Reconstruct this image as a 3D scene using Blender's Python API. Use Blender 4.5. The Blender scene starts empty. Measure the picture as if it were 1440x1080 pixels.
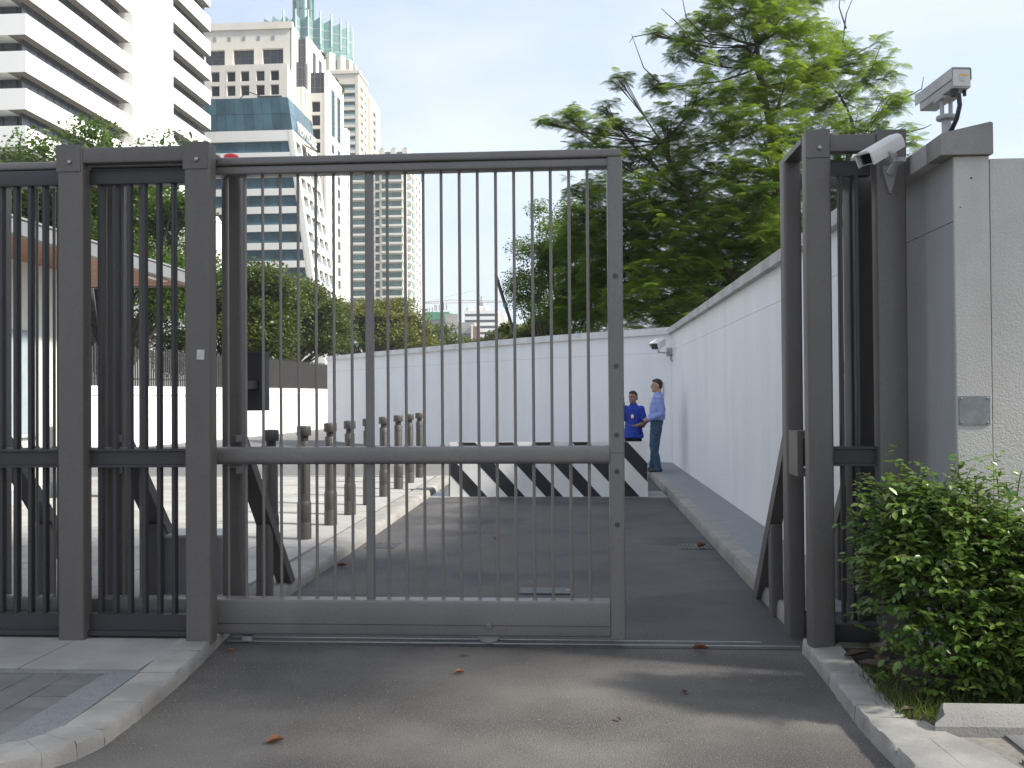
import bpy, bmesh, math, random
import numpy as np
from mathutils import Vector, Matrix, Euler

random.seed(7)
rng = np.random.default_rng(11)
S = bpy.context.scene
COL = S.collection
rad = math.radians

# ------------------------------------------------------------------ camera
YAW, PITCH, ROLL, FPX, EYE = rad(3.73), rad(0.68), rad(0.4), 1350.0, 1.6
_fw = Vector((-math.sin(YAW) * math.cos(PITCH), math.cos(YAW) * math.cos(PITCH), math.sin(PITCH)))
_r = Vector((math.cos(YAW), math.sin(YAW), 0))
_u = _r.cross(_fw)
CR = _r * math.cos(ROLL) - _u * math.sin(ROLL)
CU = _u * math.cos(ROLL) + _r * math.sin(ROLL)
cam = bpy.data.cameras.new('camera')
camo = bpy.data.objects.new('camera', cam)
COL.objects.link(camo)
camo.matrix_world = Matrix(((CR.x, CU.x, -_fw.x, 0), (CR.y, CU.y, -_fw.y, 0), (CR.z, CU.z, -_fw.z, EYE), (0, 0, 0, 1)))
cam.sensor_width = 36
cam.lens = 36 * FPX / 1440
cam.clip_start = 0.05
cam.clip_end = 9000
S.camera = camo

# ------------------------------------------------------------------ sky, sun, exposure
SUN_EL = 40.0
SUN_AZ = -12.0            # degrees from +X towards +Y
sd = Vector((math.cos(rad(SUN_EL)) * math.cos(rad(SUN_AZ)), math.cos(rad(SUN_EL)) * math.sin(rad(SUN_AZ)), math.sin(rad(SUN_EL))))
W = bpy.data.worlds.new('World')
S.world = W
W.use_nodes = True
wn, wl = W.node_tree.nodes, W.node_tree.links
wn.clear()
wout = wn.new('ShaderNodeOutputWorld')
wbg = wn.new('ShaderNodeBackground')
sky = wn.new('ShaderNodeTexSky')
sky.sky_type = 'NISHITA'
sky.sun_disc = False
sky.sun_elevation = rad(SUN_EL)
sky.sun_rotation = rad(90 - SUN_AZ)
sky.air_density = 1.0
sky.dust_density = 2.2
sky.ozone_density = 1.0
# thin high cloud, evenly over the whole sky
tc = wn.new('ShaderNodeTexCoord')
mp = wn.new('ShaderNodeMapping')
mp.inputs['Scale'].default_value = (1.2, 1.2, 3.2)
nz = wn.new('ShaderNodeTexNoise')
nz.inputs['Scale'].default_value = 1.7
nz.inputs['Detail'].default_value = 7
nz.inputs['Roughness'].default_value = 0.55
cr = wn.new('ShaderNodeValToRGB')
cr.color_ramp.elements[0].position = 0.36
cr.color_ramp.elements[0].color = (0.45, 0.45, 0.45, 1)
cr.color_ramp.elements[1].position = 0.68
cr.color_ramp.elements[1].color = (0.95, 0.95, 0.95, 1)
mx = wn.new('ShaderNodeMix')
mx.data_type = 'RGBA'
mx.inputs['B'].default_value = (4.3, 4.68, 5.35, 1)
wl.new(tc.outputs['Generated'], mp.inputs['Vector'])
wl.new(mp.outputs['Vector'], nz.inputs['Vector'])
wl.new(nz.outputs['Fac'], cr.inputs['Fac'])
wl.new(cr.outputs['Color'], mx.inputs['Factor'])
wl.new(sky.outputs['Color'], mx.inputs['A'])
wl.new(mx.outputs['Result'], wbg.inputs['Color'])
wl.new(wbg.outputs['Background'], wout.inputs['Surface'])
wbg.inputs['Strength'].default_value = 0.1

sun = bpy.data.lights.new('sun', 'SUN')
sun.energy = 3.8
sun.angle = rad(5.0)
sun.color = (1.0, 0.95, 0.86)
suno = bpy.data.objects.new('sun', sun)
suno.rotation_euler = sd.to_track_quat('Z', 'Y').to_euler()
suno.location = (40, 10, 60)
COL.objects.link(suno)

S.view_settings.view_transform = 'Standard'
S.view_settings.look = 'None'
S.view_settings.gamma = 1
S.view_settings.use_curve_mapping = False
S.view_settings.exposure = 1.2


def P(x, y, Y):
    """point on the plane at depth Y (metres from the gate line's normal) seen at a photo coordinate"""
    d = _fw + CR * ((x - 720) / FPX) - CU * ((y - 540) / FPX)
    t = Y / d.y
    return Vector((0, 0, EYE)) + d * t


# ------------------------------------------------------------------ materials
MATS = {}


def _pn(name):
    m = bpy.data.materials.new(name)
    m.use_nodes = True
    n, l = m.node_tree.nodes, m.node_tree.links
    b = n['Principled BSDF']
    return m, n, l, b


def mat(name, col, rough=0.6, var=0.12, scale=6.0, bump=0.0, bscale=60.0, metal=0.0, spec=0.5, detail=6.0,
        objvar=0.0, stain=0.0, stain_col=None, stain_scale=(1.5, 1.5, 0.25), speck=0.0, speck_scale=220.0, speck_col=None,
        alpha_vec='Object', rvar=0.0, spots=0.0):
    m, n, l, b = _pn(name)
    tcn = n.new('ShaderNodeTexCoord')
    vec = tcn.outputs[alpha_vec] if alpha_vec != 'World' else None
    if vec is None:
        g = n.new('ShaderNodeNewGeometry')
        vec = g.outputs['Position']
    nt = n.new('ShaderNodeTexNoise')
    nt.inputs['Scale'].default_value = scale
    nt.inputs['Detail'].default_value = detail
    nt.inputs['Roughness'].default_value = 0.6
    l.new(vec, nt.inputs['Vector'])
    ramp = n.new('ShaderNodeMapRange')
    ramp.inputs['From Min'].default_value = 0.3
    ramp.inputs['From Max'].default_value = 0.7
    ramp.inputs['To Min'].default_value = 1 - var
    ramp.inputs['To Max'].default_value = 1 + var
    l.new(nt.outputs['Fac'], ramp.inputs['Value'])
    mul = n.new('ShaderNodeVectorMath')
    mul.operation = 'SCALE'
    mul.inputs[0].default_value = col[:3]
    l.new(ramp.outputs['Result'], mul.inputs['Scale'])
    cur = mul.outputs['Vector']
    if objvar:
        oi = n.new('ShaderNodeObjectInfo')
        r2 = n.new('ShaderNodeMapRange')
        r2.inputs['To Min'].default_value = 1 - objvar
        r2.inputs['To Max'].default_value = 1 + objvar
        l.new(oi.outputs['Random'], r2.inputs['Value'])
        m2 = n.new('ShaderNodeVectorMath')
        m2.operation = 'SCALE'
        l.new(cur, m2.inputs[0])
        l.new(r2.outputs['Result'], m2.inputs['Scale'])
        cur = m2.outputs['Vector']
    if stain:
        g2 = n.new('ShaderNodeNewGeometry')
        mpn = n.new('ShaderNodeMapping')
        mpn.inputs['Scale'].default_value = stain_scale
        l.new(g2.outputs['Position'], mpn.inputs['Vector'])
        n3 = n.new('ShaderNodeTexNoise')
        n3.inputs['Scale'].default_value = 1.0
        n3.inputs['Detail'].default_value = 5
        l.new(mpn.outputs['Vector'], n3.inputs['Vector'])
        r3 = n.new('ShaderNodeMapRange')
        r3.inputs['From Min'].default_value = 0.45
        r3.inputs['From Max'].default_value = 0.64
        r3.inputs['To Max'].default_value = stain
        l.new(n3.outputs['Fac'], r3.inputs['Value'])
        mm = n.new('ShaderNodeMix')
        mm.data_type = 'RGBA'
        sc = stain_col or tuple(c * 0.55 for c in col[:3])
        mm.inputs['B'].default_value = (*sc, 1)
        l.new(r3.outputs['Result'], mm.inputs['Factor'])
        l.new(cur, mm.inputs['A'])
        cur = mm.outputs['Result']
    if spots:
        g6 = n.new('ShaderNodeNewGeometry')
        vo = n.new('ShaderNodeTexVoronoi')
        vo.inputs['Scale'].default_value = 1.9
        vo.inputs['Randomness'].default_value = 1.0
        nd_ = n.new('ShaderNodeTexNoise')
        nd_.inputs['Scale'].default_value = 14
        l.new(g6.outputs['Position'], nd_.inputs['Vector'])
        ad = n.new('ShaderNodeVectorMath')
        ad.operation = 'MULTIPLY_ADD'
        ad.inputs[1].default_value = (.09, .09, .09)
        l.new(nd_.outputs['Color'], ad.inputs[0])
        l.new(g6.outputs['Position'], ad.inputs[2])
        l.new(ad.outputs['Vector'], vo.inputs['Vector'])
        r6 = n.new('ShaderNodeMapRange')
        r6.inputs['From Min'].default_value = 0.05
        r6.inputs['From Max'].default_value = 0.085
        r6.inputs['To Min'].default_value = spots
        r6.inputs['To Max'].default_value = 0
        l.new(vo.outputs['Distance'], r6.inputs['Value'])
        m6 = n.new('ShaderNodeMix')
        m6.data_type = 'RGBA'
        m6.inputs['B'].default_value = (*(c * .35 for c in col[:3]), 1)
        l.new(r6.outputs['Result'], m6.inputs['Factor'])
        l.new(cur, m6.inputs['A'])
        cur = m6.outputs['Result']
    if speck:
        g4 = n.new('ShaderNodeNewGeometry')
        n4 = n.new('ShaderNodeTexNoise')
        n4.inputs['Scale'].default_value = speck_scale
        n4.inputs['Detail'].default_value = 2
        l.new(g4.outputs['Position'], n4.inputs['Vector'])
        r4 = n.new('ShaderNodeMapRange')
        r4.inputs['From Min'].default_value = 0.57
        r4.inputs['From Max'].default_value = 0.66
        r4.inputs['To Max'].default_value = speck
        l.new(n4.outputs['Fac'], r4.inputs['Value'])
        m4 = n.new('ShaderNodeMix')
        m4.data_type = 'RGBA'
        sc = speck_col or tuple(min(1, c * 2.0) for c in col[:3])
        m4.inputs['B'].default_value = (*sc, 1)
        l.new(r4.outputs['Result'], m4.inputs['Factor'])
        l.new(cur, m4.inputs['A'])
        cur = m4.outputs['Result']
    l.new(cur, b.inputs['Base Color'])
    b.inputs['Roughness'].default_value = rough
    b.inputs['Metallic'].default_value = metal
    b.inputs['Specular IOR Level'].default_value = spec
    if rvar:
        r5 = n.new('ShaderNodeMapRange')
        r5.inputs['To Min'].default_value = max(0.02, rough - rvar)
        r5.inputs['To Max'].default_value = min(1, rough + rvar)
        l.new(nt.outputs['Fac'], r5.inputs['Value'])
        l.new(r5.outputs['Result'], b.inputs['Roughness'])
    if bump:
        n5 = n.new('ShaderNodeTexNoise')
        n5.inputs['Scale'].default_value = bscale
        n5.inputs['Detail'].default_value = 4
        l.new(vec, n5.inputs['Vector'])
        bp = n.new('ShaderNodeBump')
        bp.inputs['Strength'].default_value = bump
        bp.inputs['Distance'].default_value = 0.01
        l.new(n5.outputs['Fac'], bp.inputs['Height'])
        l.new(bp.outputs['Normal'], b.inputs['Normal'])
    MATS[name] = m
    return m


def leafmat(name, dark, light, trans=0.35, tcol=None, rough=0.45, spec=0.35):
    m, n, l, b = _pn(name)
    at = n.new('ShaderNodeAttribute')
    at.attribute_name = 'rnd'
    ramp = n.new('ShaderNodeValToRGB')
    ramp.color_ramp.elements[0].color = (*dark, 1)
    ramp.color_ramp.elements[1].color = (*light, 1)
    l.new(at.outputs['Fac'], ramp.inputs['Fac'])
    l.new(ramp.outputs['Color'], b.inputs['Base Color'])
    b.inputs['Roughness'].default_value = rough
    b.inputs['Specular IOR Level'].default_value = spec
    tr = n.new('ShaderNodeBsdfTranslucent')
    hs = n.new('ShaderNodeMix')
    hs.data_type = 'RGBA'
    hs.inputs['Factor'].default_value = 0.55
    hs.inputs['B'].default_value = (*(tcol or (0.22, 0.34, 0.03)), 1)
    l.new(ramp.outputs['Color'], hs.inputs['A'])
    l.new(hs.outputs['Result'], tr.inputs['Color'])
    mix = n.new('ShaderNodeMixShader')
    mix.inputs['Fac'].default_value = trans
    out = n['Material Output']
    l.new(b.outputs['BSDF'], mix.inputs[1])
    l.new(tr.outputs['BSDF'], mix.inputs[2])
    l.new(mix.outputs['Shader'], out.inputs['Surface'])
    MATS[name] = m
    return m


M_STEEL = mat('painted_steel', (0.108, 0.097, 0.089), 0.42, 0.10, 2.2, 0.05, 180, rvar=0.12, stain=0.35, stain_col=(0.15, 0.137, 0.126), stain_scale=(3, 3, 0.5), speck=0.3, speck_scale=38, speck_col=(0.08, 0.073, 0.067))
M_BAR = mat('painted_bar', (0.18, 0.162, 0.147), 0.36, 0.08, 3)
M_DARKSTEEL = mat('dark_fence_steel', (0.036, 0.035, 0.037), 0.45, 0.12, 3)
M_BOLT = mat('bolt_metal', (0.35, 0.34, 0.32), 0.3, 0.2, 40, metal=0.9)
M_GALV = mat('galvanised', (0.33, 0.34, 0.34), 0.45, 0.15, 20, metal=0.4)
M_RED = mat('red_lens', (0.65, 0.01, 0.012), 0.15, 0.05, 10)
M_TAPE = mat('tape', (0.5, 0.48, 0.44), 0.6, 0.1, 20)
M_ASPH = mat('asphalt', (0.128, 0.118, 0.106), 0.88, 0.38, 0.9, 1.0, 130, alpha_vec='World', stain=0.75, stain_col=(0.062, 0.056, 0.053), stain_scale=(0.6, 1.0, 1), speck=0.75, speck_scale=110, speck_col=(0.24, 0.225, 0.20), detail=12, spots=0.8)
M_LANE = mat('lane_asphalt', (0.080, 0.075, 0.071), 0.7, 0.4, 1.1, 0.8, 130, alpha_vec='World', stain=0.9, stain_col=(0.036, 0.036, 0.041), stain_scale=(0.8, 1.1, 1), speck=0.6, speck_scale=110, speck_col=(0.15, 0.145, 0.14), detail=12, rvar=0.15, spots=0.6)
M_FARROAD = mat('far_asphalt', (0.13, 0.128, 0.125), 0.85, 0.15, 0.5, 0.2, 100, alpha_vec='World')
M_EARTH = mat('earth', (0.10, 0.105, 0.06), 0.95, 0.3, 0.1, alpha_vec='World')
M_SOIL = mat('soil', (0.035, 0.028, 0.02), 0.95, 0.4, 12, 0.8, 60, alpha_vec='World')
M_CONC = mat('kerb_concrete', (0.34, 0.325, 0.295), 0.85, 0.16, 3.5, 0.35, 120, alpha_vec='World', stain=0.55, stain_col=(0.17, 0.165, 0.155), stain_scale=(3, 3, 3), speck=0.25, speck_scale=260, speck_col=(0.14, 0.135, 0.13))
M_SLAB = mat('slab_concrete', (0.33, 0.325, 0.30), 0.85, 0.10, 3, 0.4, 140, alpha_vec='World', stain=0.35, stain_scale=(2, 2, 2), speck=0.3, speck_scale=230, speck_col=(0.17, 0.165, 0.155))
M_TILE = mat('grey_paver', (0.155, 0.155, 0.155), 0.8, 0.15, 5, 0.3, 120, alpha_vec='World', objvar=0.13, stain=0.4, stain_scale=(4, 4, 4))
M_JOINT = mat('sand_joint', (0.21, 0.195, 0.17), 0.95, 0.25, 30, alpha_vec='World')
M_SPECK = mat('granite_chips', (0.22, 0.225, 0.23), 0.85, 0.1, 20, 0.5, 200, alpha_vec='World', speck=0.8, speck_scale=160, speck_col=(0.07, 0.075, 0.08))
M_PLAZA = mat('plaza_paver', (0.34, 0.333, 0.315), 0.85, 0.10, 2, 0.2, 100, alpha_vec='World', objvar=0.05, stain=0.5, stain_col=(0.24, 0.235, 0.22), stain_scale=(1.2, 1.2, 1))
M_PJOINT = mat('plaza_joint', (0.15, 0.145, 0.135), 0.95, 0.15, 8, alpha_vec='World')
M_KERBIN = mat('lane_kerb', (0.28, 0.27, 0.25), 0.85, 0.15, 4, 0.3, 120, alpha_vec='World', stain=0.4, stain_scale=(3, 3, 3))
M_WALK = mat('walk_paving', (0.24, 0.245, 0.255), 0.85, 0.1, 6, 0.4, 160, alpha_vec='World', speck=0.4, speck_scale=150, speck_col=(0.13, 0.135, 0.14))
M_WHITEW = mat('white_wall_paint', (0.78, 0.78, 0.785), 0.8, 0.025, 1.2, 0.15, 90, alpha_vec='World', stain=0.3, stain_col=(0.63, 0.635, 0.645), stain_scale=(2.2, 2.2, 0.18))
M_WJOINT = mat('wall_joint', (0.42, 0.42, 0.43), 0.9, 0.1, 5)
M_COPE = mat('coping_concrete', (0.47, 0.465, 0.45), 0.85, 0.1, 3, 0.25, 90, alpha_vec='World', stain=0.5, stain_col=(0.24, 0.235, 0.225), stain_scale=(2, 2, 2))
M_COPEW = mat('sun_toned_coping', (0.66, 0.66, 0.65), 0.85, 0.06, 3, 0.2, 90, alpha_vec='World', stain=0.4, stain_col=(0.42, 0.42, 0.41), stain_scale=(2, 2, 2))  # coping lightened so its colour carries the sun on the curved wall
M_FASCD = mat('fascia_dark', (0.17, 0.175, 0.18), 0.5, 0.06, 3)
M_GATE = mat('gate_paint', (0.162, 0.152, 0.142), 0.36, 0.08, 2.2, 0.04, 180, rvar=0.08, stain=0.3, stain_col=(0.21, 0.19, 0.172), stain_scale=(2.5, 3, 0.7), speck=0.25, speck_scale=40, speck_col=(0.11, 0.10, 0.092))
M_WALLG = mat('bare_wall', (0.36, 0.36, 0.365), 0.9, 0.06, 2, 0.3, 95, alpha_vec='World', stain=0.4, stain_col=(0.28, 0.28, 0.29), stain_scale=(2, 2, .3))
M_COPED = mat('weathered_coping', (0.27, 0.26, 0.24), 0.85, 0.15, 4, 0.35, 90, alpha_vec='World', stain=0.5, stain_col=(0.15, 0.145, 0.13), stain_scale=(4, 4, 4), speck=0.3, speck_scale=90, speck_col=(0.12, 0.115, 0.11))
M_PILLAR = mat('pillar_render', (0.50, 0.485, 0.455), 0.9, 0.08, 3, 0.5, 95, alpha_vec='World', stain=0.35, stain_col=(0.36, 0.345, 0.32), stain_scale=(2.5, 2.5, 0.6), speck=0.3, speck_scale=120, speck_col=(0.30, 0.29, 0.27))
M_PLATE = mat('zinc_plate', (0.20, 0.21, 0.215), 0.5, 0.25, 14, 0.1, 60, metal=0.35)
M_BLACK = mat('black_paint', (0.02, 0.021, 0.024), 0.35, 0.2, 4)
M_WHITE = mat('white_paint', (0.74, 0.73, 0.71), 0.45, 0.05, 3, stain=0.25, stain_col=(0.6, 0.58, 0.55), stain_scale=(6, 6, 1))
M_BOLLARD = mat('bollard_bronze', (0.075, 0.07, 0.065), 0.45, 0.12, 6, 0.1, 90, metal=0.15)
M_CAMW = mat('camera_white', (0.55, 0.54, 0.52), 0.45, 0.06, 10)
M_CAMG = mat('camera_grey', (0.42, 0.42, 0.42), 0.5, 0.08, 12, stain=0.3, stain_scale=(9, 9, 9))
M_RUBBER = mat('black_rubber', (0.018, 0.018, 0.02), 0.5, 0.1, 10)
M_LENS = mat('lens_glass', (0.01, 0.01, 0.013), 0.08, 0.0, 5)
M_LABELO = mat('orange_label', (0.75, 0.38, 0.08), 0.5, 0.15, 60)
M_CAB = mat('cabinet_grey', (0.23, 0.235, 0.24), 0.5, 0.06, 6)
M_CABD = mat('checker_plate', (0.10, 0.105, 0.108), 0.6, 0.2, 14)
M_WOOD = mat('wood_soffit', (0.30, 0.115, 0.045), 0.55, 0.3, 7, stain=0.4, stain_col=(0.2, 0.07, 0.03), stain_scale=(12, 0.6, 1))
M_FASCIA = mat('fascia_grey', (0.42, 0.43, 0.44), 0.5, 0.06, 3)
M_BOOTH = mat('booth_wall', (0.62, 0.63, 0.58), 0.5, 0.05, 2)
M_TRUNK = mat('bark', (0.075, 0.06, 0.047), 0.9, 0.4, 9, 0.8, 30)
M_DRYLEAF = mat('dry_leaf', (0.24, 0.10, 0.045), 0.7, 0.35, 25, objvar=0.3)
M_DARKLEAF = mat('old_leaf', (0.10, 0.062, 0.048), 0.75, 0.35, 25, objvar=0.3)
M_STEMS = mat('hedge_stem', (0.06, 0.047, 0.035), 0.85, 0.3, 30)
# buildings
M_BWHITE = mat('tower_white', (0.80, 0.795, 0.775), 0.7, 0.02, 0.4, alpha_vec='World', stain=0.14, stain_col=(0.66, 0.655, 0.63), stain_scale=(0.5, 0.5, 0.05))
M_BCREAM = mat('condo_cream', (0.70, 0.66, 0.59), 0.75, 0.03, 0.4, alpha_vec='World', stain=0.3, stain_col=(0.58, 0.54, 0.47), stain_scale=(0.4, 0.4, 0.08))
M_BCREAM2 = mat('tower_beige', (0.64, 0.585, 0.50), 0.75, 0.04, 0.3, alpha_vec='World')
M_BSIDE = mat('sun_whitened_side', (0.78, 0.77, 0.74), 0.75, 0.03, 0.4, alpha_vec='World')  # wall colour of the street-side faces, whitened to carry the direct sun
M_DGLASS = mat('dark_glass', (0.035, 0.04, 0.045), 0.12, 0.3, 0.3, objvar=0.4)
M_DWALL = mat('dark_cladding', (0.055, 0.053, 0.06), 0.45, 0.12, 0.6, alpha_vec='World')
M_BGLASS = mat('blue_glass', (0.062, 0.13, 0.17), 0.10, 0.2, 0.4, objvar=0.25)
M_GGLASS = mat('green_glass', (0.10, 0.21, 0.19), 0.12, 0.2, 0.3, objvar=0.3)
M_TEAL = mat('teal_crown', (0.15, 0.27, 0.26), 0.3, 0.12, 0.6, alpha_vec='World')
M_TEALW = mat('teal_white', (0.40, 0.47, 0.45), 0.5, 0.06, 0.6, alpha_vec='World')
M_SOFF = mat('band_soffit', (0.16, 0.14, 0.12), 0.8, 0.1, 1)
M_MULL = mat('mullion', (0.10, 0.11, 0.12), 0.5, 0.1, 3)
M_RAILG = mat('balcony_glass', (0.30, 0.36, 0.39), 0.2, 0.1, 2)
M_NET = mat('green_net', (0.05, 0.24, 0.13), 0.8, 0.25, 2, alpha_vec='World')
M_RAWC = mat('raw_concrete', (0.34, 0.33, 0.31), 0.9, 0.2, 0.6, alpha_vec='World')
M_CRANE = mat('crane_paint', (0.45, 0.36, 0.28), 0.6, 0.1, 3)
M_BRICKR = mat('hoarding_brown', (0.20, 0.10, 0.055), 0.8, 0.2, 2)
M_AWN = mat('awning_tan', (0.42, 0.30, 0.19), 0.7, 0.1, 2)
# leaves
L_FLAME = leafmat('flame_leaf', (0.045, 0.115, 0.015), (0.20, 0.30, 0.035), 0.45, (0.26, 0.36, 0.03))
L_FINE = leafmat('fine_leaf', (0.05, 0.105, 0.02), (0.15, 0.23, 0.05), 0.4)
L_RAIN = leafmat('rain_leaf', (0.032, 0.056, 0.012), (0.105, 0.135, 0.026), 0.25, (0.2, 0.22, 0.03))
L_RAIN2 = leafmat('rain_leaf_yellow', (0.06, 0.08, 0.014), (0.17, 0.18, 0.03), 0.25, (0.25, 0.25, 0.03))
L_DARK = leafmat('broad_leaf', (0.02, 0.055, 0.01), (0.085, 0.15, 0.022), 0.3)
L_HEDGE = leafmat('hedge_leaf', (0.035, 0.095, 0.018), (0.19, 0.28, 0.055), 0.3, (0.2, 0.3, 0.04), rough=0.32, spec=0.5)
L_PALM = leafmat('palm_leaf', (0.06, 0.12, 0.02), (0.16, 0.22, 0.06), 0.35)
L_GRASS = leafmat('grass_blade', (0.05, 0.085, 0.015), (0.16, 0.17, 0.05), 0.35)


# ------------------------------------------------------------------ mesh helpers
class MB:
    def __init__(s):
        s.v, s.f = [], []

    def add(s, vs, fs):
        o = len(s.v)
        s.v += [tuple(p) for p in vs]
        s.f += [tuple(i + o for i in f) for f in fs]
        return s

    def box(s, x0, x1, y0, y1, z0, z1):
        return s.add([(x0, y0, z0), (x1, y0, z0), (x1, y1, z0), (x0, y1, z0), (x0, y0, z1), (x1, y0, z1), (x1, y1, z1), (x0, y1, z1)],
                     [(0, 3, 2, 1), (4, 5, 6, 7), (0, 1, 5, 4), (1, 2, 6, 5), (2, 3, 7, 6), (3, 0, 4, 7)])

    def prism(s, pts, axis, a, b):
        n = len(pts)

        def mk(p, t):
            return (t, p[0], p[1]) if axis == 'x' else ((p[0], t, p[1]) if axis == 'y' else (p[0], p[1], t))
        vs = [mk(p, a) for p in pts] + [mk(p, b) for p in pts]
        fs = [tuple(range(n))[::-1], tuple(range(n, 2 * n))] + [(i, (i + 1) % n, n + (i + 1) % n, n + i) for i in range(n)]
        return s.add(vs, fs)

    def rprism(s, a0, a1, b0, b1, r, axis, t0, t1, seg=3):
        pts = []
        for cx, cy, st in ((a1 - r, b1 - r, 0), (a0 + r, b1 - r, 90), (a0 + r, b0 + r, 180), (a1 - r, b0 + r, 270)):
            for k in range(seg + 1):
                an = rad(st + 90 * k / seg)
                pts.append((cx + r * math.cos(an), cy + r * math.sin(an)))
        return s.prism(pts, axis, t0, t1)

    def tube(s, path, r, n=8, caps=True):
        path = [Vector(p) for p in path]
        rs = r if isinstance(r, (list, tuple)) else [r] * len(path)
        rings = []
        prev = None
        for i, p in enumerate(path):
            t = (path[min(i + 1, len(path) - 1)] - path[max(i - 1, 0)]).normalized()
            ref = prev if prev is not None else (Vector((0, 0, 1)) if abs(t.z) < 0.9 else Vector((1, 0, 0)))
            a = (ref - t * ref.dot(t))
            if a.length < 1e-5:
                a = t.orthogonal()
            a.normalize()
            prev = a
            b = t.cross(a)
            rings.append([p + (a * math.cos(2 * math.pi * k / n) + b * math.sin(2 * math.pi * k / n)) * rs[i] for k in range(n)])
        vs = [q for rg in rings for q in rg]
        fs = []
        for i in range(len(rings) - 1):
            for k in range(n):
                fs.append((i * n + k, i * n + (k + 1) % n, (i + 1) * n + (k + 1) % n, (i + 1) * n + k))
        if caps:
            fs.append(tuple(range(n))[::-1])
            fs.append(tuple((len(rings) - 1) * n + k for k in range(n)))
        return s.add(vs, fs)

    def lathe(s, prof, n=16, c=(0, 0, 0), axis='z'):
        vs, fs = [], []
        for r, z in prof:
            for k in range(n):
                an = 2 * math.pi * k / n
                p = (r * math.cos(an), r * math.sin(an), z)
                if axis == 'y':
                    p = (p[0], p[2], p[1])
                vs.append((p[0] + c[0], p[1] + c[1], p[2] + c[2]))
        m = len(prof)
        for i in range(m - 1):
            for k in range(n):
                fs.append((i * n + k, i * n + (k + 1) % n, (i + 1) * n + (k + 1) % n, (i + 1) * n + k))
        fs.append(tuple(range(n))[::-1])
        fs.append(tuple((m - 1) * n + k for k in range(n)))
        return s.add(vs, fs)

    def xf(s, fn):
        s.v = [tuple(fn(*p)) for p in s.v]
        return s

    def mesh(s, name, m, smooth=True, ang=35):
        me = bpy.data.meshes.new(name)
        me.from_pydata(s.v, [], s.f)
        bm = bmesh.new()
        bm.from_mesh(me)
        bmesh.ops.recalc_face_normals(bm, faces=bm.faces)
        bm.to_mesh(me)
        bm.free()
        if m:
            me.materials.append(m)
        if smooth:
            me.polygons.foreach_set('use_smooth', [True] * len(me.polygons))
            me.set_sharp_from_angle(angle=rad(ang))
        me.update()
        return me

    def build(s, name, m, parent=None, smooth=True, ang=35):
        return link(name, s.mesh(name, m, smooth, ang), parent)


def link(name, me, parent=None, loc=None, rot=None):
    o = bpy.data.objects.new(name, me)
    COL.objects.link(o)
    if parent is not None:
        o.parent = parent
    if loc is not None:
        o.location = loc
    if rot is not None:
        o.rotation_euler = rot
    return o


def tag(o, label=None, cat=None, group=None, kind=None):
    if label:
        o['label'] = label
    if cat:
        o['category'] = cat
    if group:
        o['group'] = group
    if kind:
        o['kind'] = kind
    return o


def thing(name, label, cat, loc=(0, 0, 0), rotz=0, group=None):
    o = bpy.data.objects.new(name, None)
    o.empty_display_size = 0.2
    COL.objects.link(o)
    o.location = loc
    o.rotation_euler = (0, 0, rotz)
    return tag(o, label, cat, group)


def struct(name, mb, m, smooth=False):
    return tag(mb.build(name, m, None, smooth), kind='structure')


def rawmesh(name, V, F, m, rnd=None):
    """V (N,3) numpy, F (M,k) numpy"""
    me = bpy.data.meshes.new(name)
    nv, nf, k = len(V), len(F), F.shape[1]
    me.vertices.add(nv)
    me.vertices.foreach_set('co', V.astype(np.float32).ravel())
    me.loops.add(nf * k)
    me.loops.foreach_set('vertex_index', F.astype(np.int32).ravel())
    me.polygons.add(nf)
    me.polygons.foreach_set('loop_start', np.arange(0, nf * k, k, dtype=np.int32))
    me.polygons.foreach_set('loop_total', np.full(nf, k, dtype=np.int32))
    me.update(calc_edges=True)
    if rnd is not None:
        a = me.attributes.new('rnd', 'FLOAT', 'POINT')
        a.data.foreach_set('value', rnd.astype(np.float32))
    me.materials.append(m)
    return me


def frames(dirs, ups):
    """(N,3) forward dirs and ups -> (N,3,3) with columns forward, side, up"""
    f = dirs / np.linalg.norm(dirs, axis=1, keepdims=True)
    s = np.cross(ups, f)
    s /= np.linalg.norm(s, axis=1, keepdims=True) + 1e-9
    u = np.cross(f, s)
    return np.stack([f, s, u], axis=2)


def scatter(name, tv, tf, pos, fr, size, rnd, m):
    n, k = len(pos), len(tv)
    V = np.einsum('nij,kj->nki', fr, tv) * size[:, None, None] + pos[:, None, :]
    F = (tf[None, :, :] + (np.arange(n) * k)[:, None, None]).reshape(-1, tf.shape[1])
    return rawmesh(name, V.reshape(-1, 3), F, m, np.repeat(rnd, k))


LEAF_V = np.array([(0, 0, 0), (0.45, 0.3, 0.07), (1, 0, -0.06), (0.45, -0.3, 0.07)])
LEAF_F = np.array([(0, 3, 2, 1)])
OV_V = np.array([(0, 0, 0), (.3, .24, .05), (.66, .24, .04), (1, 0, -.12), (.66, -.24, .04), (.3, -.24, .05), (.3, 0, -.03), (.66, 0, -.05)])
OV_F = np.array([(0, 6, 1, 1), (6, 7, 2, 1), (7, 3, 2, 2), (0, 5, 6, 6), (5, 4, 7, 6), (4, 3, 7, 7)])
OV_F = np.array([(0, 6, 1), (6, 7, 1), (7, 2, 1), (7, 3, 2), (0, 5, 6), (5, 7, 6), (5, 4, 7), (4, 3, 7)])


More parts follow.
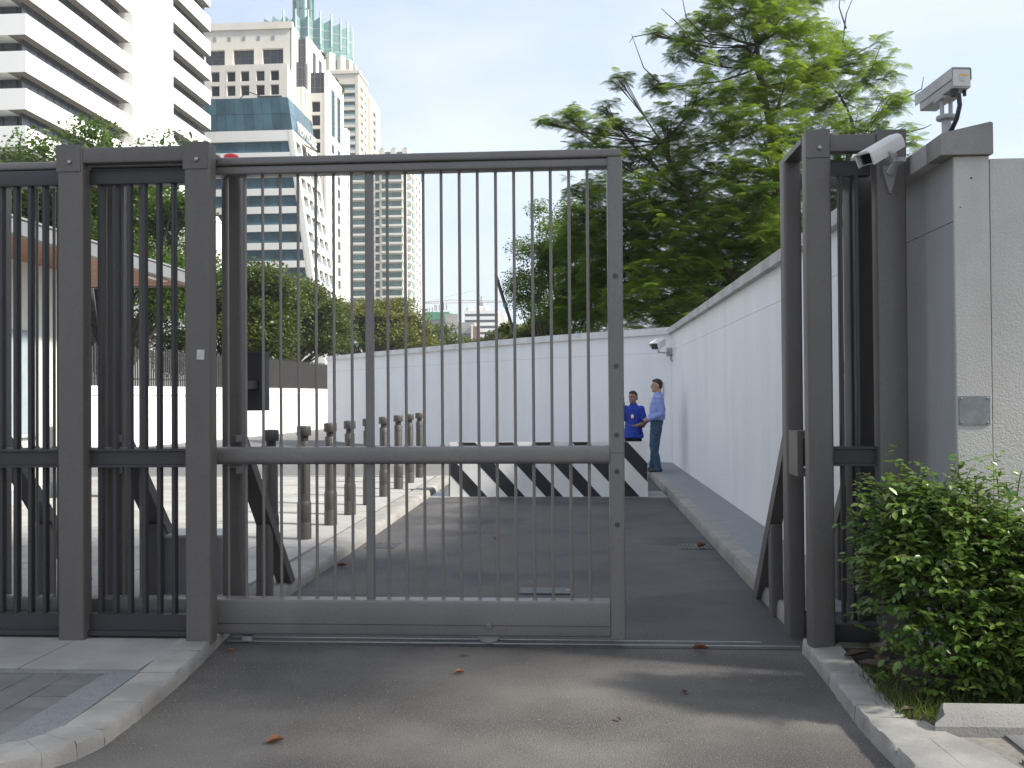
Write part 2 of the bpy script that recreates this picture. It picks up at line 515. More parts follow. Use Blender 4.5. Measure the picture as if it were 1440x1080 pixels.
def make_frond(n=10):
    vs, fs = [], []
    for i in range(n):
        x = 0.12 + 0.86 * i / (n - 1)
        z = 0.10 * x - 0.34 * x * x
        ln = 0.30 * math.sin(math.pi * (0.16 + 0.78 * i / (n - 1))) + 0.05
        for sg in (-1, 1):
            o = len(vs)
            w = 0.024
            dz = -0.10 * ln
            vs += [(x - w, 0, z), (x + w, 0, z), (x + w * 0.9 + ln * 0.33, sg * ln, z + dz - 0.03), (x - w * 0.7 + ln * 0.33, sg * ln, z + dz - 0.03)]
            fs.append((o, o + 1, o + 2, o + 3) if sg > 0 else (o + 3, o + 2, o + 1, o))
    return np.array(vs), np.array(fs)


FROND_V, FROND_F = make_frond()


def rdirs(n, zlo=-1.0, zhi=1.0):
    z = rng.uniform(zlo, zhi, n)
    a = rng.uniform(0, 2 * np.pi, n)
    q = np.sqrt(1 - z * z)
    return np.stack([q * np.cos(a), q * np.sin(a), z], 1)


def bez(a, b, c, n=8):
    return [a * (1 - t) ** 2 + b * 2 * t * (1 - t) + c * t * t for t in [i / (n - 1) for i in range(n)]]


# ================================================================== GROUND AND ROADS
gs = MB()
gs.add([(-3000, -3000, -0.05), (3000, -3000, -0.05), (3000, 3000, -0.05), (-3000, 3000, -0.05)], [(0, 1, 2, 3)])
struct('ground', gs, M_EARTH)
r = MB()
r.add([(-40, -30, 0), (40, -30, 0), (40, 6.2, 0), (-40, 6.2, 0)], [(0, 1, 2, 3)])
struct('road', r, M_ASPH)
r = MB()
r.add([(-2.6, 6.2, 0), (1.6, 6.2, 0), (1.6, 18.4, 0), (-2.6, 18.4, 0)], [(0, 1, 2, 3)])
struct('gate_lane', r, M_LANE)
r = MB()
r.add([(-14.6, 17.0, -0.004), (2.2, 17.0, -0.004), (2.2, 21, -0.004), (1, 22.2, -.004), (-9, 35, -0.004), (-11, 60, -0.004), (-14.6, 60, -0.004)], [tuple(range(7))])
struct('inner_road', r, M_FARROAD)

# left foreground pavement: slab, chips strip, kerb, pavers
pav = MB()
pav.prism([(-12, 3.86), (-2.6, 3.86), (-2.38, 4.3), (-2.40, 5.3), (-2.48, 6.9), (-12, 6.9)], 'z', -0.02, 0.066)
pavement = struct('pavement', pav, M_JOINT)
for x0, x1 in ((-6.6, -4.9), (-4.893, -3.86), (-3.853, -3.145), (-3.138, -2.445)):
    MB().rprism(x0, x1, 5.235, 5.93, 0.006, 'z', 0.060, 0.082, 1).build('concrete_slab', M_SLAB, pavement)
MB().box(-6.6, -2.44, 5.935, 6.88, 0.06, 0.080).build('concrete_slab', M_SLAB, pavement)
cs = MB().prism([(-2.60, 5.225), (-2.425, 5.225), (-2.385, 4.35), (-2.41, 4.16), (-2.48, 4.06), (-2.60, 4.02)], 'z', 0.06, 0.0795)
cs.build('chip_strip', M_SPECK, pavement, False)
MB().box(-6.6, -2.605, 5.165, 5.228, 0.06, 0.0785).build('chip_strip', M_SPECK, pavement, False)
tm = MB()
tm.prism([(-.097, -.094), (.097, -.094), (.097, .094), (-.097, .094)], 'z', -0.02, 0)
tm.add([(-.097, -.094, 0), (.097, -.094, 0), (.097, .094, 0), (-.097, .094, 0), (-.092, -.089, .003), (.092, -.089, .003), (.092, .089, .003), (-.092, .089, .003)],
       [(0, 1, 5, 4), (1, 2, 6, 5), (2, 3, 7, 6), (3, 0, 4, 7), (4, 5, 6, 7)])
tile_me = tm.mesh('paver', M_TILE, False)
for i in range(20):
    for j in range(7):
        link('paver', tile_me, pavement, (-2.705 - i * 0.2, 5.065 - j * 0.193, 0.0735 + random.uniform(-.0025, .0025)), (random.uniform(-.008, .008), random.uniform(-.008, .008), random.uniform(-.008, .008)))


def kerb_run(parent, outer, width, h, mtl, name='kerb_stone', lean=0.03, gap=0.004, side=1, joints=None, rough=0.0):
    """kerb stones along a polyline of the road-side foot; side=+1: pavement lies to the left of travel"""
    for i in range(len(outer) - 1):
        a, b = Vector((*outer[i], 0)), Vector((*outer[i + 1], 0))

        def nrm(k):
            t = Vector((0, 0, 0))
            if k > 0:
                t += (Vector((*outer[k], 0)) - Vector((*outer[k - 1], 0))).normalized()
            if k < len(outer) - 1:
                t += (Vector((*outer[k + 1], 0)) - Vector((*outer[k], 0))).normalized()
            t.normalize()
            return Vector((-t.y, t.x, 0)) * side
        na, nb = nrm(i), nrm(i + 1)
        d = (b - a).normalized() * gap / 2 if (joints is None or (i + 1) in joints or i in joints) else Vector((0, 0, 0))
        a2 = a + d
        b2 = b - d
        hj = random.uniform(-.003, .003)
        prof = [(0, -0.03), (0.003, h * 0.45), (lean * 0.45, h * 0.86), (lean, h + hj), (width * .5, h + .002 + hj), (width, h + 0.004 + hj), (width, -0.03)]
        n = len(prof)
        m = max(1, int((b2 - a2).length / rough)) if rough else 1
        vs, fs = [], []
        for q_ in range(m + 1):
            t_ = q_ / m
            c_, nn_ = a2.lerp(b2, t_), na.lerp(nb, t_)
            for pi, p in enumerate(prof):
                jx = random.gauss(0, .0035) if rough and pi in (1, 2, 3) else 0
                jz = random.gauss(0, .0028) if rough and pi in (2, 3) else 0
                vs.append(c_ + nn_ * (p[0] + jx) + Vector((0, 0, p[1] + jz)))
        for q_ in range(m):
            fs += [(q_ * n + k, q_ * n + (k + 1) % n, (q_ + 1) * n + (k + 1) % n, (q_ + 1) * n + k) for k in range(n)]
        fs += [tuple(range(n)), tuple(m * n + k for k in range(n))[::-1]]
        MB().add(vs, fs).build(name, mtl, parent, True, 40)


kl = tag(MB().prism([(-2.38, 4.4), (-2.36, 5.0), (-2.45, 6.6), (-2.5, 6.6), (-2.5, 4.4)], 'z', -0.02, 0.03).build('kerb', M_CONC), kind='structure')
kerb_run(kl, [(-6.0, 3.70), (-4.6, 3.70), (-3.4, 3.72), (-2.9, 3.755), (-2.62, 3.81), (-2.43, 3.89), (-2.29, 3.995), (-2.205, 4.13), (-2.168, 4.3), (-2.172, 4.7), (-2.20, 5.2), (-2.245, 5.65), (-2.285, 5.98), (-2.36, 6.6)], 0.215, 0.078, M_CONC, side=1, joints=(2, 5, 8, 10, 12), lean=.018, rough=.045)

# right foreground: kerb, corner slabs, hedge kerb, pavers, planting bed
kr = tag(MB().prism([(1.45, 3.5), (1.55, 3.5), (1.5, 4.6), (1.5, 5.9), (1.42, 5.9)], 'z', -0.02, 0.03).build('kerb', M_CONC), kind='structure')
kerb_run(kr, [(1.385, 6.05), (1.385, 5.85), (1.368, 5.36), (1.342, 4.79), (1.340, 4.60), (1.352, 4.21), (1.38, 3.7), (1.45, 3.2)], 0.19, 0.085, M_CONC, side=1, joints=(1, 4, 7), lean=0.016, rough=.045)
bedm = MB().prism([(1.52, 5.9), (1.50, 4.86), (1.53, 4.56), (6, 4.56), (6, 5.9)], 'z', -0.02, 0.07)
struct('planting_bed', bedm, M_SOIL)
cw = MB().prism([(1.575, 4.44), (1.535, 4.56), (1.66, 4.452), (1.80, 3.5), (1.60, 3.5)], 'z', -0.02, 0.083)
corner = struct('corner_pavement', MB().prism([(1.56, 3.2), (6, 3.2), (6, 4.44), (1.56, 4.44)], 'z', -0.02, 0.058), M_JOINT)
MB().prism([(1.538, 4.40), (1.525, 4.585), (1.60, 4.57), (1.645, 4.425), (1.76, 4.17), (1.84, 3.5), (1.585, 3.5), (1.553, 4.2)], 'z', 0.02, 0.0838).build('kerb_flag', M_CONC, corner, False)
tm2 = MB().prism([(-.147, -.147), (.147, -.147), (.147, .147), (-.147, .147)], 'z', -0.02, 0).mesh('paver', M_TILE, False)
for i in range(4):
    for j in range(3):
        link('paver', tm2, corner, (1.99 + i * 0.3 + (0.0 if j % 2 else 0.06), 4.29 - j * 0.3, 0.07 + random.uniform(-.003, .003)), (random.uniform(-.01, .01), random.uniform(-.01, .01), 0))
hk = thing('hedge_kerb', 'low rounded concrete kerb edging the leafy hedge bed', 'kerb', (1.6, 4.5, 0))
pr = [(4.43, -0.02), (4.43, 0.105), (4.436, 0.115), (4.45, 0.15), (4.475, 0.175), (4.52, 0.182), (4.55, 0.17), (4.565, 0.14), (4.565, -0.02)]
m_ = MB()
for k, (xa, xb) in enumerate(((1.60, 2.52), (2.525, 3.45))):
    q = MB().prism(pr, 'x', xa, xb)
    if k == 0:
        q.xf(lambda x, y, z: (x + (0.05 if x < 1.7 and z > 0.12 else 0) + (0.02 if x < 1.7 and y > 4.5 else 0) - 1.6, y - 4.5, z))
    else:
        q.xf(lambda x, y, z: (x - 1.6, y - 4.5, z))
    q.build('kerb_stone', M_COPED, hk, True, 30)

# gate sill: steel track set flush in the drive
tr = thing('gate_track', 'thin steel track and strip coloured dark like the gate shadow, crossing the drive under the gate', 'track', (0, 6.2, 0))
MB().box(-2.28, 1.40, -0.10, 0.13, -0.01, 0.005).build('shadow_toned_sill', M_LANE, tr, False)  # lane asphalt colour stands in for the dark shadow under the gate
MB().box(-2.28, 1.40, -.045, -.030, 0.0, 0.010).build('rail', M_GALV, tr, False)
MB().box(-2.28, 1.18, 0.05, 0.062, 0.0, 0.012).build('rail', M_GALV, tr, False)

# inner plaza with pavers and kerb
pz = struct('plaza', MB().prism([(-13.2, 6.95), (-2.58, 6.95), (-2.58, 17.75), (-13.2, 17.75)], 'z', -0.02, 0.088), M_PJOINT)
pm = MB()
pm.prism([(-.295, -.295), (.295, -.295), (.295, .295), (-.295, .295)], 'z', -0.03, 0)
pm_me = pm.mesh('paver', M_PLAZA, False)
for i in range(16):
    for j in range(18):
        link('paver', pm_me, pz, (-2.92 - i * 0.6, 7.30 + j * 0.6, 0.100 + random.uniform(-.0012, .0012)))
ik = tag(MB().box(-2.57, -2.40, 6.62, 17.9, -0.02, 0.04).build('kerb', M_KERBIN), kind='structure')
kerb_run(ik, [(-2.30, 6.62 + 0.95 * i) for i in range(13)], 0.27, 0.10, M_KERBIN, side=1, lean=0.035)
kerb_run(ik, [(-2.30, 18.02), (-3.2, 18.02), (-4.4, 18.02), (-5.6, 18.02), (-6.8, 18.02), (-8, 18.02), (-9.2, 18.02), (-10.4, 18.02), (-13.2, 18.02)][::-1], 0.27, 0.10, M_KERBIN, side=-1, lean=0.035)
# right-hand walkway
wk = struct('walkway', MB().box(1.60, 2.10, 6.66, 21.2, -0.02, 0.118), M_WALK)
kerb_run(wk, [(1.434, 6.66 + 1.2 * i) for i in range(13)][::-1], 0.166, 0.12, M_KERBIN, side=1, lean=0.02)
# drain grates in the lane
for gx, lab in ((-2.07, 'small iron drain grate by the left lane kerb'), (1.24, 'small iron drain grate by the right lane kerb')):
    g = thing('drain_grate', lab, 'drain', (gx, 10.2, 0.004), 0, 'lane drain grates')
    MB().box(-.17, .17, -.19, .19, -.01, .0).build('pit', M_BLACK, g, False)
    gm = MB().box(-.009, .009, -.17, .17, -.002, .003).mesh('grate_bar', M_DARKSTEEL, False)
    for k in range(7):
        link('grate_bar', gm, g, (-.135 + k * .045, 0, 0))
g = thing('cover_plate', 'flat steel cover plate lying in the lane behind the gate', 'plate', (-0.25, 7.84, 0.004))
MB().rprism(-.21, .21, -.115, .115, .01, 'z', 0, .006).build('plate', M_CABD, g)
MB().rprism(.17, .20, -.02, .02, .005, 'z', .006, .011).build('lifting_tab', M_GALV, g)


# ================================================================== SLIDING GATE
GY = 6.10
gate = thing('sliding_gate', 'tall grey steel sliding gate of round bars, drawn half across the drive', 'gate', (-1.0, GY, 0))
GX = 1.0


def gp(name, mb, m=None, parent=gate, smooth=True):
    mb.xf(lambda x, y, z: (x + GX, y, z))
    return mb.build(name, m or M_GATE, parent, smooth)


gp('bottom_rail', MB().rprism(-0.005, 0.125, 0.068, 0.292, 0.014, 'x', -4.35, 0.214))
gp('wear_line', MB().box(-4.3, 0.205, -0.0075, -0.004, 0.138, 0.1405), M_DARKSTEEL)
gp('mid_rail', MB().rprism(-0.012, 0.105, 1.163, 1.276, 0.034, 'x', -4.35, 0.217, 5))
gp('top_rail', MB().rprism(0.0, 0.115, 3.050, 3.104, 0.010, 'x', -4.35, 0.218))
gp('top_cap', MB().rprism(-0.016, 0.125, 3.107, 3.160, 0.012, 'x', -4.35, 0.300))
st = gp('end_stile', MB().rprism(0.216, 0.311, -0.010, 0.12, 0.012, 'z', 0.066, 3.106))
for zz in (1.78, 1.345, 1.115, 0.78, 2.35):
    b = MB().lathe([(0.0175, -.0133), (0.0175, -.0115), (0.0135, -.0105)], 14, (0.262 + GX, 0, 0), 'y')
    b.xf(lambda x, y, z: (x, y, z + zz))
    bo = b.build('screw', M_BOLLARD, st)
    MB().lathe([(0.005, -.0112), (0.0048, -.0108)], 8, (0.262 + GX, 0, zz), 'y').xf(lambda x, y, z: (x, y - 0.0022, z)).build('screw_hole', M_BLACK, bo)
gp('stile_joint', MB().box(0.222, 0.305, -0.0117, -0.0085, 1.2305, 1.2335), M_DARKSTEEL, st)
gp('mullion', MB().rprism(-1.349, -1.299, 0.03, 0.085, 0.006, 'z', 0.292, 1.164))
gp('mullion', MB().rprism(-1.349, -1.299, 0.03, 0.085, 0.006, 'z', 1.275, 3.052))
gp('mullion', MB().rprism(-4.30, -4.20, 0.0, 0.115, 0.006, 'z', 0.292, 3.052))
up = MB().tube([(0, 0, 0), (0, 0, 1.776)], 0.0100, 10)
up.add(*(lambda q: (q.v, q.f))(MB().lathe([(0.0165, 0.0), (0.0125, 0.010)], 10)))
bar_up = up.mesh('bar', M_BAR)
lo = MB().tube([(0, 0, 0), (0, 0, 0.873)], 0.0100, 10)
lo.add(*(lambda q: (q.v, q.f))(MB().lathe([(0.0165, 0.0), (0.0125, 0.010)], 10)))
bar_lo = lo.mesh('bar', M_BAR)
for k in range(-24, 13):
    if k == 0:
        continue
    x = -1.324 + 0.1178 * k + GX
    link('bar', bar_up, gate, (x, 0.057, 1.2765))
    link('bar', bar_lo, gate, (x, 0.057, 0.2915))
# wheel under the bottom rail, with axle nut; stop block
wh = MB().lathe([(0.03, 0.03), (0.088, 0.032), (0.094, 0.038), (0.082, 0.05), (0.094, 0.062), (0.088, 0.068), (0.03, 0.07)], 28, (-0.56 + GX, 0, 0.106), 'y').build('wheel', M_GALV, gate)
MB().lathe([(0.021, -.018), (0.021, -.006)], 6, (-0.555 + GX, 0, .138), 'y').build('axle_nut', M_BOLT, wh)
MB().lathe([(0.011, -.03), (0.011, -.016)], 10, (-0.555 + GX, 0, .138), 'y').build('axle_end', M_BOLT, wh)
gp('stop_block', MB().rprism(-2.17, -2.105, 0.02, 0.075, 0.004, 'z', 0.018, 0.050), M_GALV)

# red warning lamp on the frame top
bl = thing('warning_lamp', 'small red warning lamp behind the top of the second gate post', 'lamp', (-2.375, 6.53, 3.237))
MB().lathe([(0.03, -0.11), (0.03, -.01), (.05, 0.0)], 20).build('lamp_base', M_DARKSTEEL, bl)
MB().lathe([(0.050, 0.0), (0.054, 0.006), (0.054, 0.032), (0.048, 0.048), (0.03, 0.056), (0.008, 0.058)], 24).build('lens', M_RED, bl, True, 60)


# ================================================================== FIXED FENCE AND POSTS (left)
FY = 5.85
fr = thing('gate_fence', 'dark steel fence with heavy grey posts beside the sliding gate, at left', 'fence', (-2.8, FY, 0.08))


def fpart(name, mb, m=M_STEEL, parent=fr, smooth=True, base=(-2.8, FY, 0.08)):
    mb.xf(lambda x, y, z: (x - base[0], y - base[1], z - base[2]))
    return mb.build(name, m, parent, smooth)


def front_post(x0, x1, parent, base, ztop, zb=0.07):
    p = fpart('post', MB().rprism(x0, x1, FY, FY + 0.125, 0.020, 'z', zb, ztop, 4), M_STEEL, parent, True, base)
    c = fpart('cap_plate', MB().rprism(x0 - 0.003, x1 - 0.012, ztop - 0.165, ztop + 0.004, 0.004, 'y', FY - 0.007, FY + 0.002), M_STEEL, p, True, base)
    cx = (x0 + x1) / 2 + 0.004
    b = MB().lathe([(0.0145, 0.0), (0.0145, -.004), (0.012, -.010), (0.005, -.0135)], 14, (cx, FY - 0.007, ztop - 0.108), 'y')
    fpart('bolt', b, M_BOLT, p, True, base)
    fpart('top_plate', MB().box(x0 + .004, x1 - .004, FY + .004, FY + .12, ztop, ztop + .004), M_STEEL, p, True, base)
    return p


B0 = (-2.8, FY, 0.08)
p0 = front_post(-3.253, -3.088, fr, B0, 3.197)
front_post(-6.12, -5.955, fr, B0, 3.197)
p1 = front_post(-2.433, -2.268, fr, B0, 3.197)
fpart('tape_mark', MB().prism([(-2.352, 1.838), (-2.305, 1.836), (-2.303, 1.898), (-2.35, 1.90)], 'y', FY - 0.002, FY + 0.001), M_TAPE, p1, False)
for x0, x1 in ((-3.282, -3.118), (-2.425, -2.285), (-4.15, -4.0)):
    rp = fpart('rear_post', MB().rprism(x0, x1, 6.46, 6.60, 0.016, 'z', 0.07, 3.13))
    # sloping back stay, short upright and foot plate
    pts = [(6.60, 1.34), (6.60, 1.22), (7.64, 0.095), (7.76, 0.095)]
    fpart('back_stay', MB().prism(pts, 'x', x0 + 0.01, x1 - 0.01), M_STEEL, rp)
    fpart('stay_upright', MB().rprism(x0 + 0.02, x1 - 0.02, 7.10, 7.22, 0.01, 'z', 0.09, 0.64), M_STEEL, rp)
    fpart('guide_bracket', MB().box(x1 - 0.03, x1 + 0.02, 6.30, 6.455, 1.30, 1.345), M_STEEL, rp)
    fpart('guide_bracket', MB().box(x1 - 0.03, x1 + 0.02, 6.30, 6.455, 1.085, 1.13), M_STEEL, rp)
for x0, x1 in ((-3.25, -3.14), (-2.43, -2.30)):
    fpart('top_tie', MB().box(x0, x1, 5.98, 6.62, 3.135, 3.172))
fpart('front_beam', MB().rprism(5.858, 5.935, 3.085, 3.184, 0.008, 'x', -3.089, -2.432))
fpart('top_rail', MB().rprism(5.945, 6.035, 2.968, 3.066, 0.006, 'x', -6.0, -3.253), M_DARKSTEEL)
fpart('top_rail', MB().rprism(5.945, 6.035, 2.968, 3.066, 0.006, 'x', -3.088, -2.433), M_DARKSTEEL)
for xa, xb in ((-6.0, -3.252), (-3.089, -2.432)):
    fpart('mid_rail', MB().prism([(5.925, 1.160), (6.02, 1.160), (6.02, 1.276), (5.925, 1.276), (5.925, 1.262), (5.945, 1.258), (5.945, 1.178), (5.925, 1.174)], 'x', xa, xb), M_DARKSTEEL)
    fpart('bottom_rail', MB().prism([(5.905, 0.128), (5.93, 0.132), (5.93, 0.228), (6.02, 0.228), (6.02, 0.10), (5.905, 0.10)], 'x', xa, xb), M_DARKSTEEL)
    fpart('kick_strip', MB().box(xa, xb, 5.95, 6.0, 0.083, 0.101), M_BLACK)
fb_up = MB().rprism(-.0125, .0125, -.024, .024, .003, 'z', 0, 1.693, 1).mesh('bar', M_DARKSTEEL)
fb_lo = MB().rprism(-.0125, .0125, -.024, .024, .003, 'z', 0, 0.933, 1).mesh('bar', M_DARKSTEEL)
for x in [-3.036 + 0.0968 * k for k in range(6)] + [-3.307 - 0.0968 * k for k in range(27)]:
    link('bar', fb_up, fr, (x + 2.8, 5.985 - FY, 1.275 - 0.08))
    link('bar', fb_lo, fr, (x + 2.8, 5.985 - FY, 0.2275 - 0.08))

# control box on the second rear post, motor cabinet behind the fence
cb = thing('control_box', 'dark flat control box hung behind the second gate post', 'box', (-2.355, 7.0, 1.5))
MB().rprism(-.085, .075, -.06, .06, .006, 'z', 0, .43).build('case', M_DARKSTEEL, cb)
MB().box(-.09, .08, -.066, .066, .43, .436).build('lid', M_STEEL, cb)
MB().rprism(-.04, .03, -.42, -.061, .004, 'z', .16, .22).build('bracket_arm', M_DARKSTEEL, cb)
mc = thing('motor_cabinet', 'low grey gate motor cabinet standing behind the fence bars', 'cabinet', (-3.0, 7.35, 0.098))
MB().rprism(-.17, .30, -.18, .18, .012, 'z', 0, .43).build('case', M_CAB, mc)
MB().rprism(-.18, .31, -.19, .19, .012, 'z', .43, .452).build('lid', M_FASCIA, mc)
vm = MB().box(-.025, .025, -.004, .0, 0, .006).mesh('vent_slot', M_BLACK, False)
for k in range(5):
    link('vent_slot', vm, mc, (.06, -.1805, .20 + k * .022))
MB().box(.05, .10, -.185, -.179, .02, .07).build('cable_entry', M_BLACK, mc, False)


# ================================================================== RECEIVER FRAME (right)
rf = thing('gate_receiver', 'dark steel post frame catching the gate beside the concrete pillar, at right', 'gate frame', (1.65, FY, 0.0))
BR = (1.65, FY, 0.0)
front_post(1.397, 1.545, rf, BR, 3.178, 0.0)
q = fpart('post', MB().rprism(1.815, 1.988, FY + .01, FY + 0.135, 0.018, 'z', 0.05, 3.168), M_STEEL, rf, True, BR)
fpart('cap_plate', MB().rprism(1.815, 1.985, 3.0, 3.172, 0.004, 'y', FY + 0.003, FY + .013), M_STEEL, q, True, BR)


def rpart(name, mb, m=M_STEEL, parent=rf):
    return fpart(name, mb, m, parent, True, BR)


rpart('top_beam', MB().rprism(5.868, 5.95, 3.052, 3.155, 0.006, 'x', 1.546, 1.814))
rpart('inner_rail', MB().box(1.546, 1.814, 5.98, 6.04, 2.93, 3.02), M_DARKSTEEL)
rpart('mid_rail', MB().prism([(5.91, 1.160), (6.0, 1.160), (6.0, 1.276), (5.91, 1.276), (5.91, 1.262), (5.93, 1.258), (5.93, 1.178), (5.91, 1.174)], 'x', 1.545, 1.815), M_DARKSTEEL)
rpart('bottom_rail', MB().rprism(5.91, 6.0, 0.10, 0.21, 0.006, 'x', 1.546, 1.814), M_DARKSTEEL)
for zz, h in ((0.21, 0.95), (1.276, 1.655)):
    for xx in (1.625, 1.72):
        rpart('bar', MB().rprism(xx - .0105, xx + .0105, 5.95, 5.998, .003, 'z', zz, zz + h, 1), M_DARKSTEEL)
for x0, x1 in ((1.392, 1.505), (1.86, 1.98)):
    rp = rpart('rear_post', MB().rprism(x0, x1, 6.44, 6.58, 0.016, 'z', 0.0, 3.13))
    rpart('back_stay', MB().prism([(6.58, 1.34), (6.58, 1.20), (7.60, 0.0), (7.76, 0.0)], 'x', x0 + 0.006, x1 - 0.02), M_STEEL, rp)
    rpart('stay_upright', MB().rprism(x0 + 0.01, x1 - 0.02, 7.02, 7.14, 0.01, 'z', 0.0, 0.66), M_STEEL, rp)
    rpart('top_tie', MB().box(x0 + .004, x1, 5.976, 6.60, 3.132, 3.168))
rpart('cross_tie', MB().rprism(6.47, 6.55, 2.96, 3.06, 0.006, 'x', 1.506, 1.859))
for xx in (1.76, 1.80):
    rpart('guide_strip', MB().rprism(xx, xx + .018, 6.25, 6.40, .003, 'z', 0.03, 3.05), M_DARKSTEEL)
lt = rpart('latch_receiver', MB().prism([(1.375, 1.365), (1.485, 1.365), (1.485, 1.325), (1.418, 1.325), (1.410, 1.316), (1.410, 1.132), (1.418, 1.122), (1.485, 1.122), (1.485, 1.085), (1.375, 1.085)], 'y', 6.06, 6.30), M_STEEL)
rpart('latch_mouth', MB().box(1.412, 1.484, 6.24, 6.29, 1.134, 1.314), M_BLACK, lt)
# small terminal box on the wall behind the frame
tb = thing('terminal_box', 'small pale box with a steel clip on the wall behind the receiver posts', 'box', (2.06, 7.35, 1.24))
MB().rprism(-.055, .04, -.08, .10, .006, 'z', 0, .46).build('case', M_FASCIA, tb)
MB().rprism(-.03, .04, -.05, .06, .004, 'z', .50, .60).build('clip', M_GALV, tb)
MB().rprism(0, .04, -.02, .02, .004, 'z', .455, .505).build('stem', M_GALV, tb)


# ================================================================== WALLS
rw = thing('perimeter_wall', 'long white painted wall with concrete coping running along the right of the lane', 'wall', (2.2, 13.2, 0))


def wpart(name, mb, m, parent=rw, base=(2.2, 13.2, 0), smooth=False):
    mb.xf(lambda x, y, z: (x - base[0], y - base[1], z - base[2]))
    return mb.build(name, m, parent, smooth)


wpart('wall_core', MB().box(2.112, 2.275, 5.47, 21.0, -0.02, 2.91), M_WJOINT)
ys = [5.462, 6.95, 9.6, 12.4, 15.2, 18.0, 20.97]
for a, b in zip(ys, ys[1:]):
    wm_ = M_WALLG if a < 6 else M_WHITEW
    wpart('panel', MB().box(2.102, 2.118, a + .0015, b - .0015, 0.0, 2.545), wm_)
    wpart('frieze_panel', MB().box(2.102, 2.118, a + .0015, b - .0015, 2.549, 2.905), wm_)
cop = [(2.018, 2.905), (2.018, 3.018), (2.026, 3.026), (2.285, 3.082), (2.297, 3.074), (2.297, 2.905)]
yc = [5.62, 7.1, 8.9, 10.7, 12.5, 14.3, 16.1, 17.9, 19.6, 21.0]
for a, b in zip(yc, yc[1:]):
    wpart('coping_stone', MB().prism(cop, 'y', a + .002, b - .002), M_COPE)
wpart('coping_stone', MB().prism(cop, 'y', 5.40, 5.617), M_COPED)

gp_ = thing('entrance_pillar', 'rough grey concrete pillar and wing wall behind the leafy hedge', 'pillar', (2.6, 5.45, 0))
GB = (2.6, 5.45, 0)
wpart('pillar_end', MB().rprism(2.098, 2.287, 5.432, 5.458, 0.004, 'z', 0.0, 2.90), M_PILLAR, gp_, GB)
wpart('wing_panel', MB().box(2.2925, 3.35, 5.436, 5.62, 0.0, 2.885), M_PILLAR, gp_, GB)
wpart('wing_panel', MB().box(3.356, 5.4, 5.436, 5.62, 0.0, 2.885), M_PILLAR, gp_, GB)
wpart('joint_backing', MB().box(2.2875, 3.4, 5.458, 5.56, 0.0, 2.87), M_WJOINT, gp_, GB)
for hx, hz, hr in ((2.19, 2.78, .006), (2.13, 2.62, .004)):
    wpart('form_hole', MB().lathe([(hr, 0), (hr * .9, -.0015)], 10, (hx, 5.4318, hz), 'y'), M_BLACK, gp_, GB)
zp = thing('zinc_plate', 'square grey metal blanking plate screwed to the concrete pillar', 'plate', (2.19, 5.428, 1.5))
MB().rprism(-.082, .082, -.079, .079, .004, 'y', -.004, 0.003).build('plate', M_PLATE, zp)
for sx in (-1, 1):
    for sz in (-1, 1):
        MB().lathe([(.006, -.004), (.0055, -.0065), (.003, -.008)], 10, (sx * .069, 0, sz * .066), 'y').build('screw', M_BOLT, zp)

# curved white wall across the end
cpts = [(2.10, 21.0), (1.55, 21.5), (1.0, 22.0), (0.2, 22.75), (-0.65, 23.6), (-1.3, 24.3), (-2.0, 25.15), (-2.9, 26.35), (-3.7, 27.4), (-4.5, 28.5), (-5.5, 29.75), (-6.6, 31.1), (-7.9, 32.9), (-9.0, 34.6)]
cw_ = thing('curved_wall', 'curved white wall with pale coping closing the end of the lane', 'wall', (-2.0, 25.2, 0))
CB = (-2.0, 25.2, 0)


def strip(a, b, na, nb, d0, d1, z0, z1, za=None):
    vs = []
    for zz in (z0, z1):
        for p, nn, d in ((a, na, d0), (b, nb, d0), (b, nb, d1), (a, na, d1)):
            vs.append((p[0] + nn[0] * d, p[1] + nn[1] * d, zz))
    return MB().add(vs, [(0, 1, 2, 3), (4, 5, 6, 7), (0, 1, 5, 4), (1, 2, 6, 5), (2, 3, 7, 6), (3, 0, 4, 7)])


cn = []
for i in range(len(cpts)):
    a = Vector(cpts[max(i - 1, 0)])
    b = Vector(cpts[min(i + 1, len(cpts) - 1)])
    t = (b - a).normalized()
    cn.append((t.y, -t.x))          # away from camera
for i in range(len(cpts) - 1):
    a, b, na, nb = cpts[i], cpts[i + 1], cn[i], cn[i + 1]
    t = (Vector(b) - Vector(a)).normalized() * (.0015 if i % 4 == 0 else 0.0)
    a2, b2 = (a[0] + t.x, a[1] + t.y), (b[0] - t.x, b[1])
    wpart('wall_core', strip(a, b, na, nb, .012, .2, -.02, 2.91), M_WJOINT, cw_, CB)
    wpart('panel', strip(a2, b2, na, nb, 0, .015, 0, 2.505), M_WHITEW, cw_, CB)
    wpart('frieze_panel', strip(a2, b2, na, nb, 0, .015, 2.511, 2.905), M_WHITEW, cw_, CB)
    wpart('coping_stone', strip(a2, b2, na, nb, -.07, .26, 2.905, 3.055), M_COPEW, cw_, CB)
wpart('end_face', strip((-9.0, 34.6), (-9.05, 34.68), cn[-1], cn[-1], 0, .2, 0, 2.905), M_BOOTH, cw_, CB)
wpart('conduit', MB().tube([(1.93, 21.13, 1.55), (1.93, 21.13, 1.86)], .012, 6), M_FASCIA, cw_, CB)

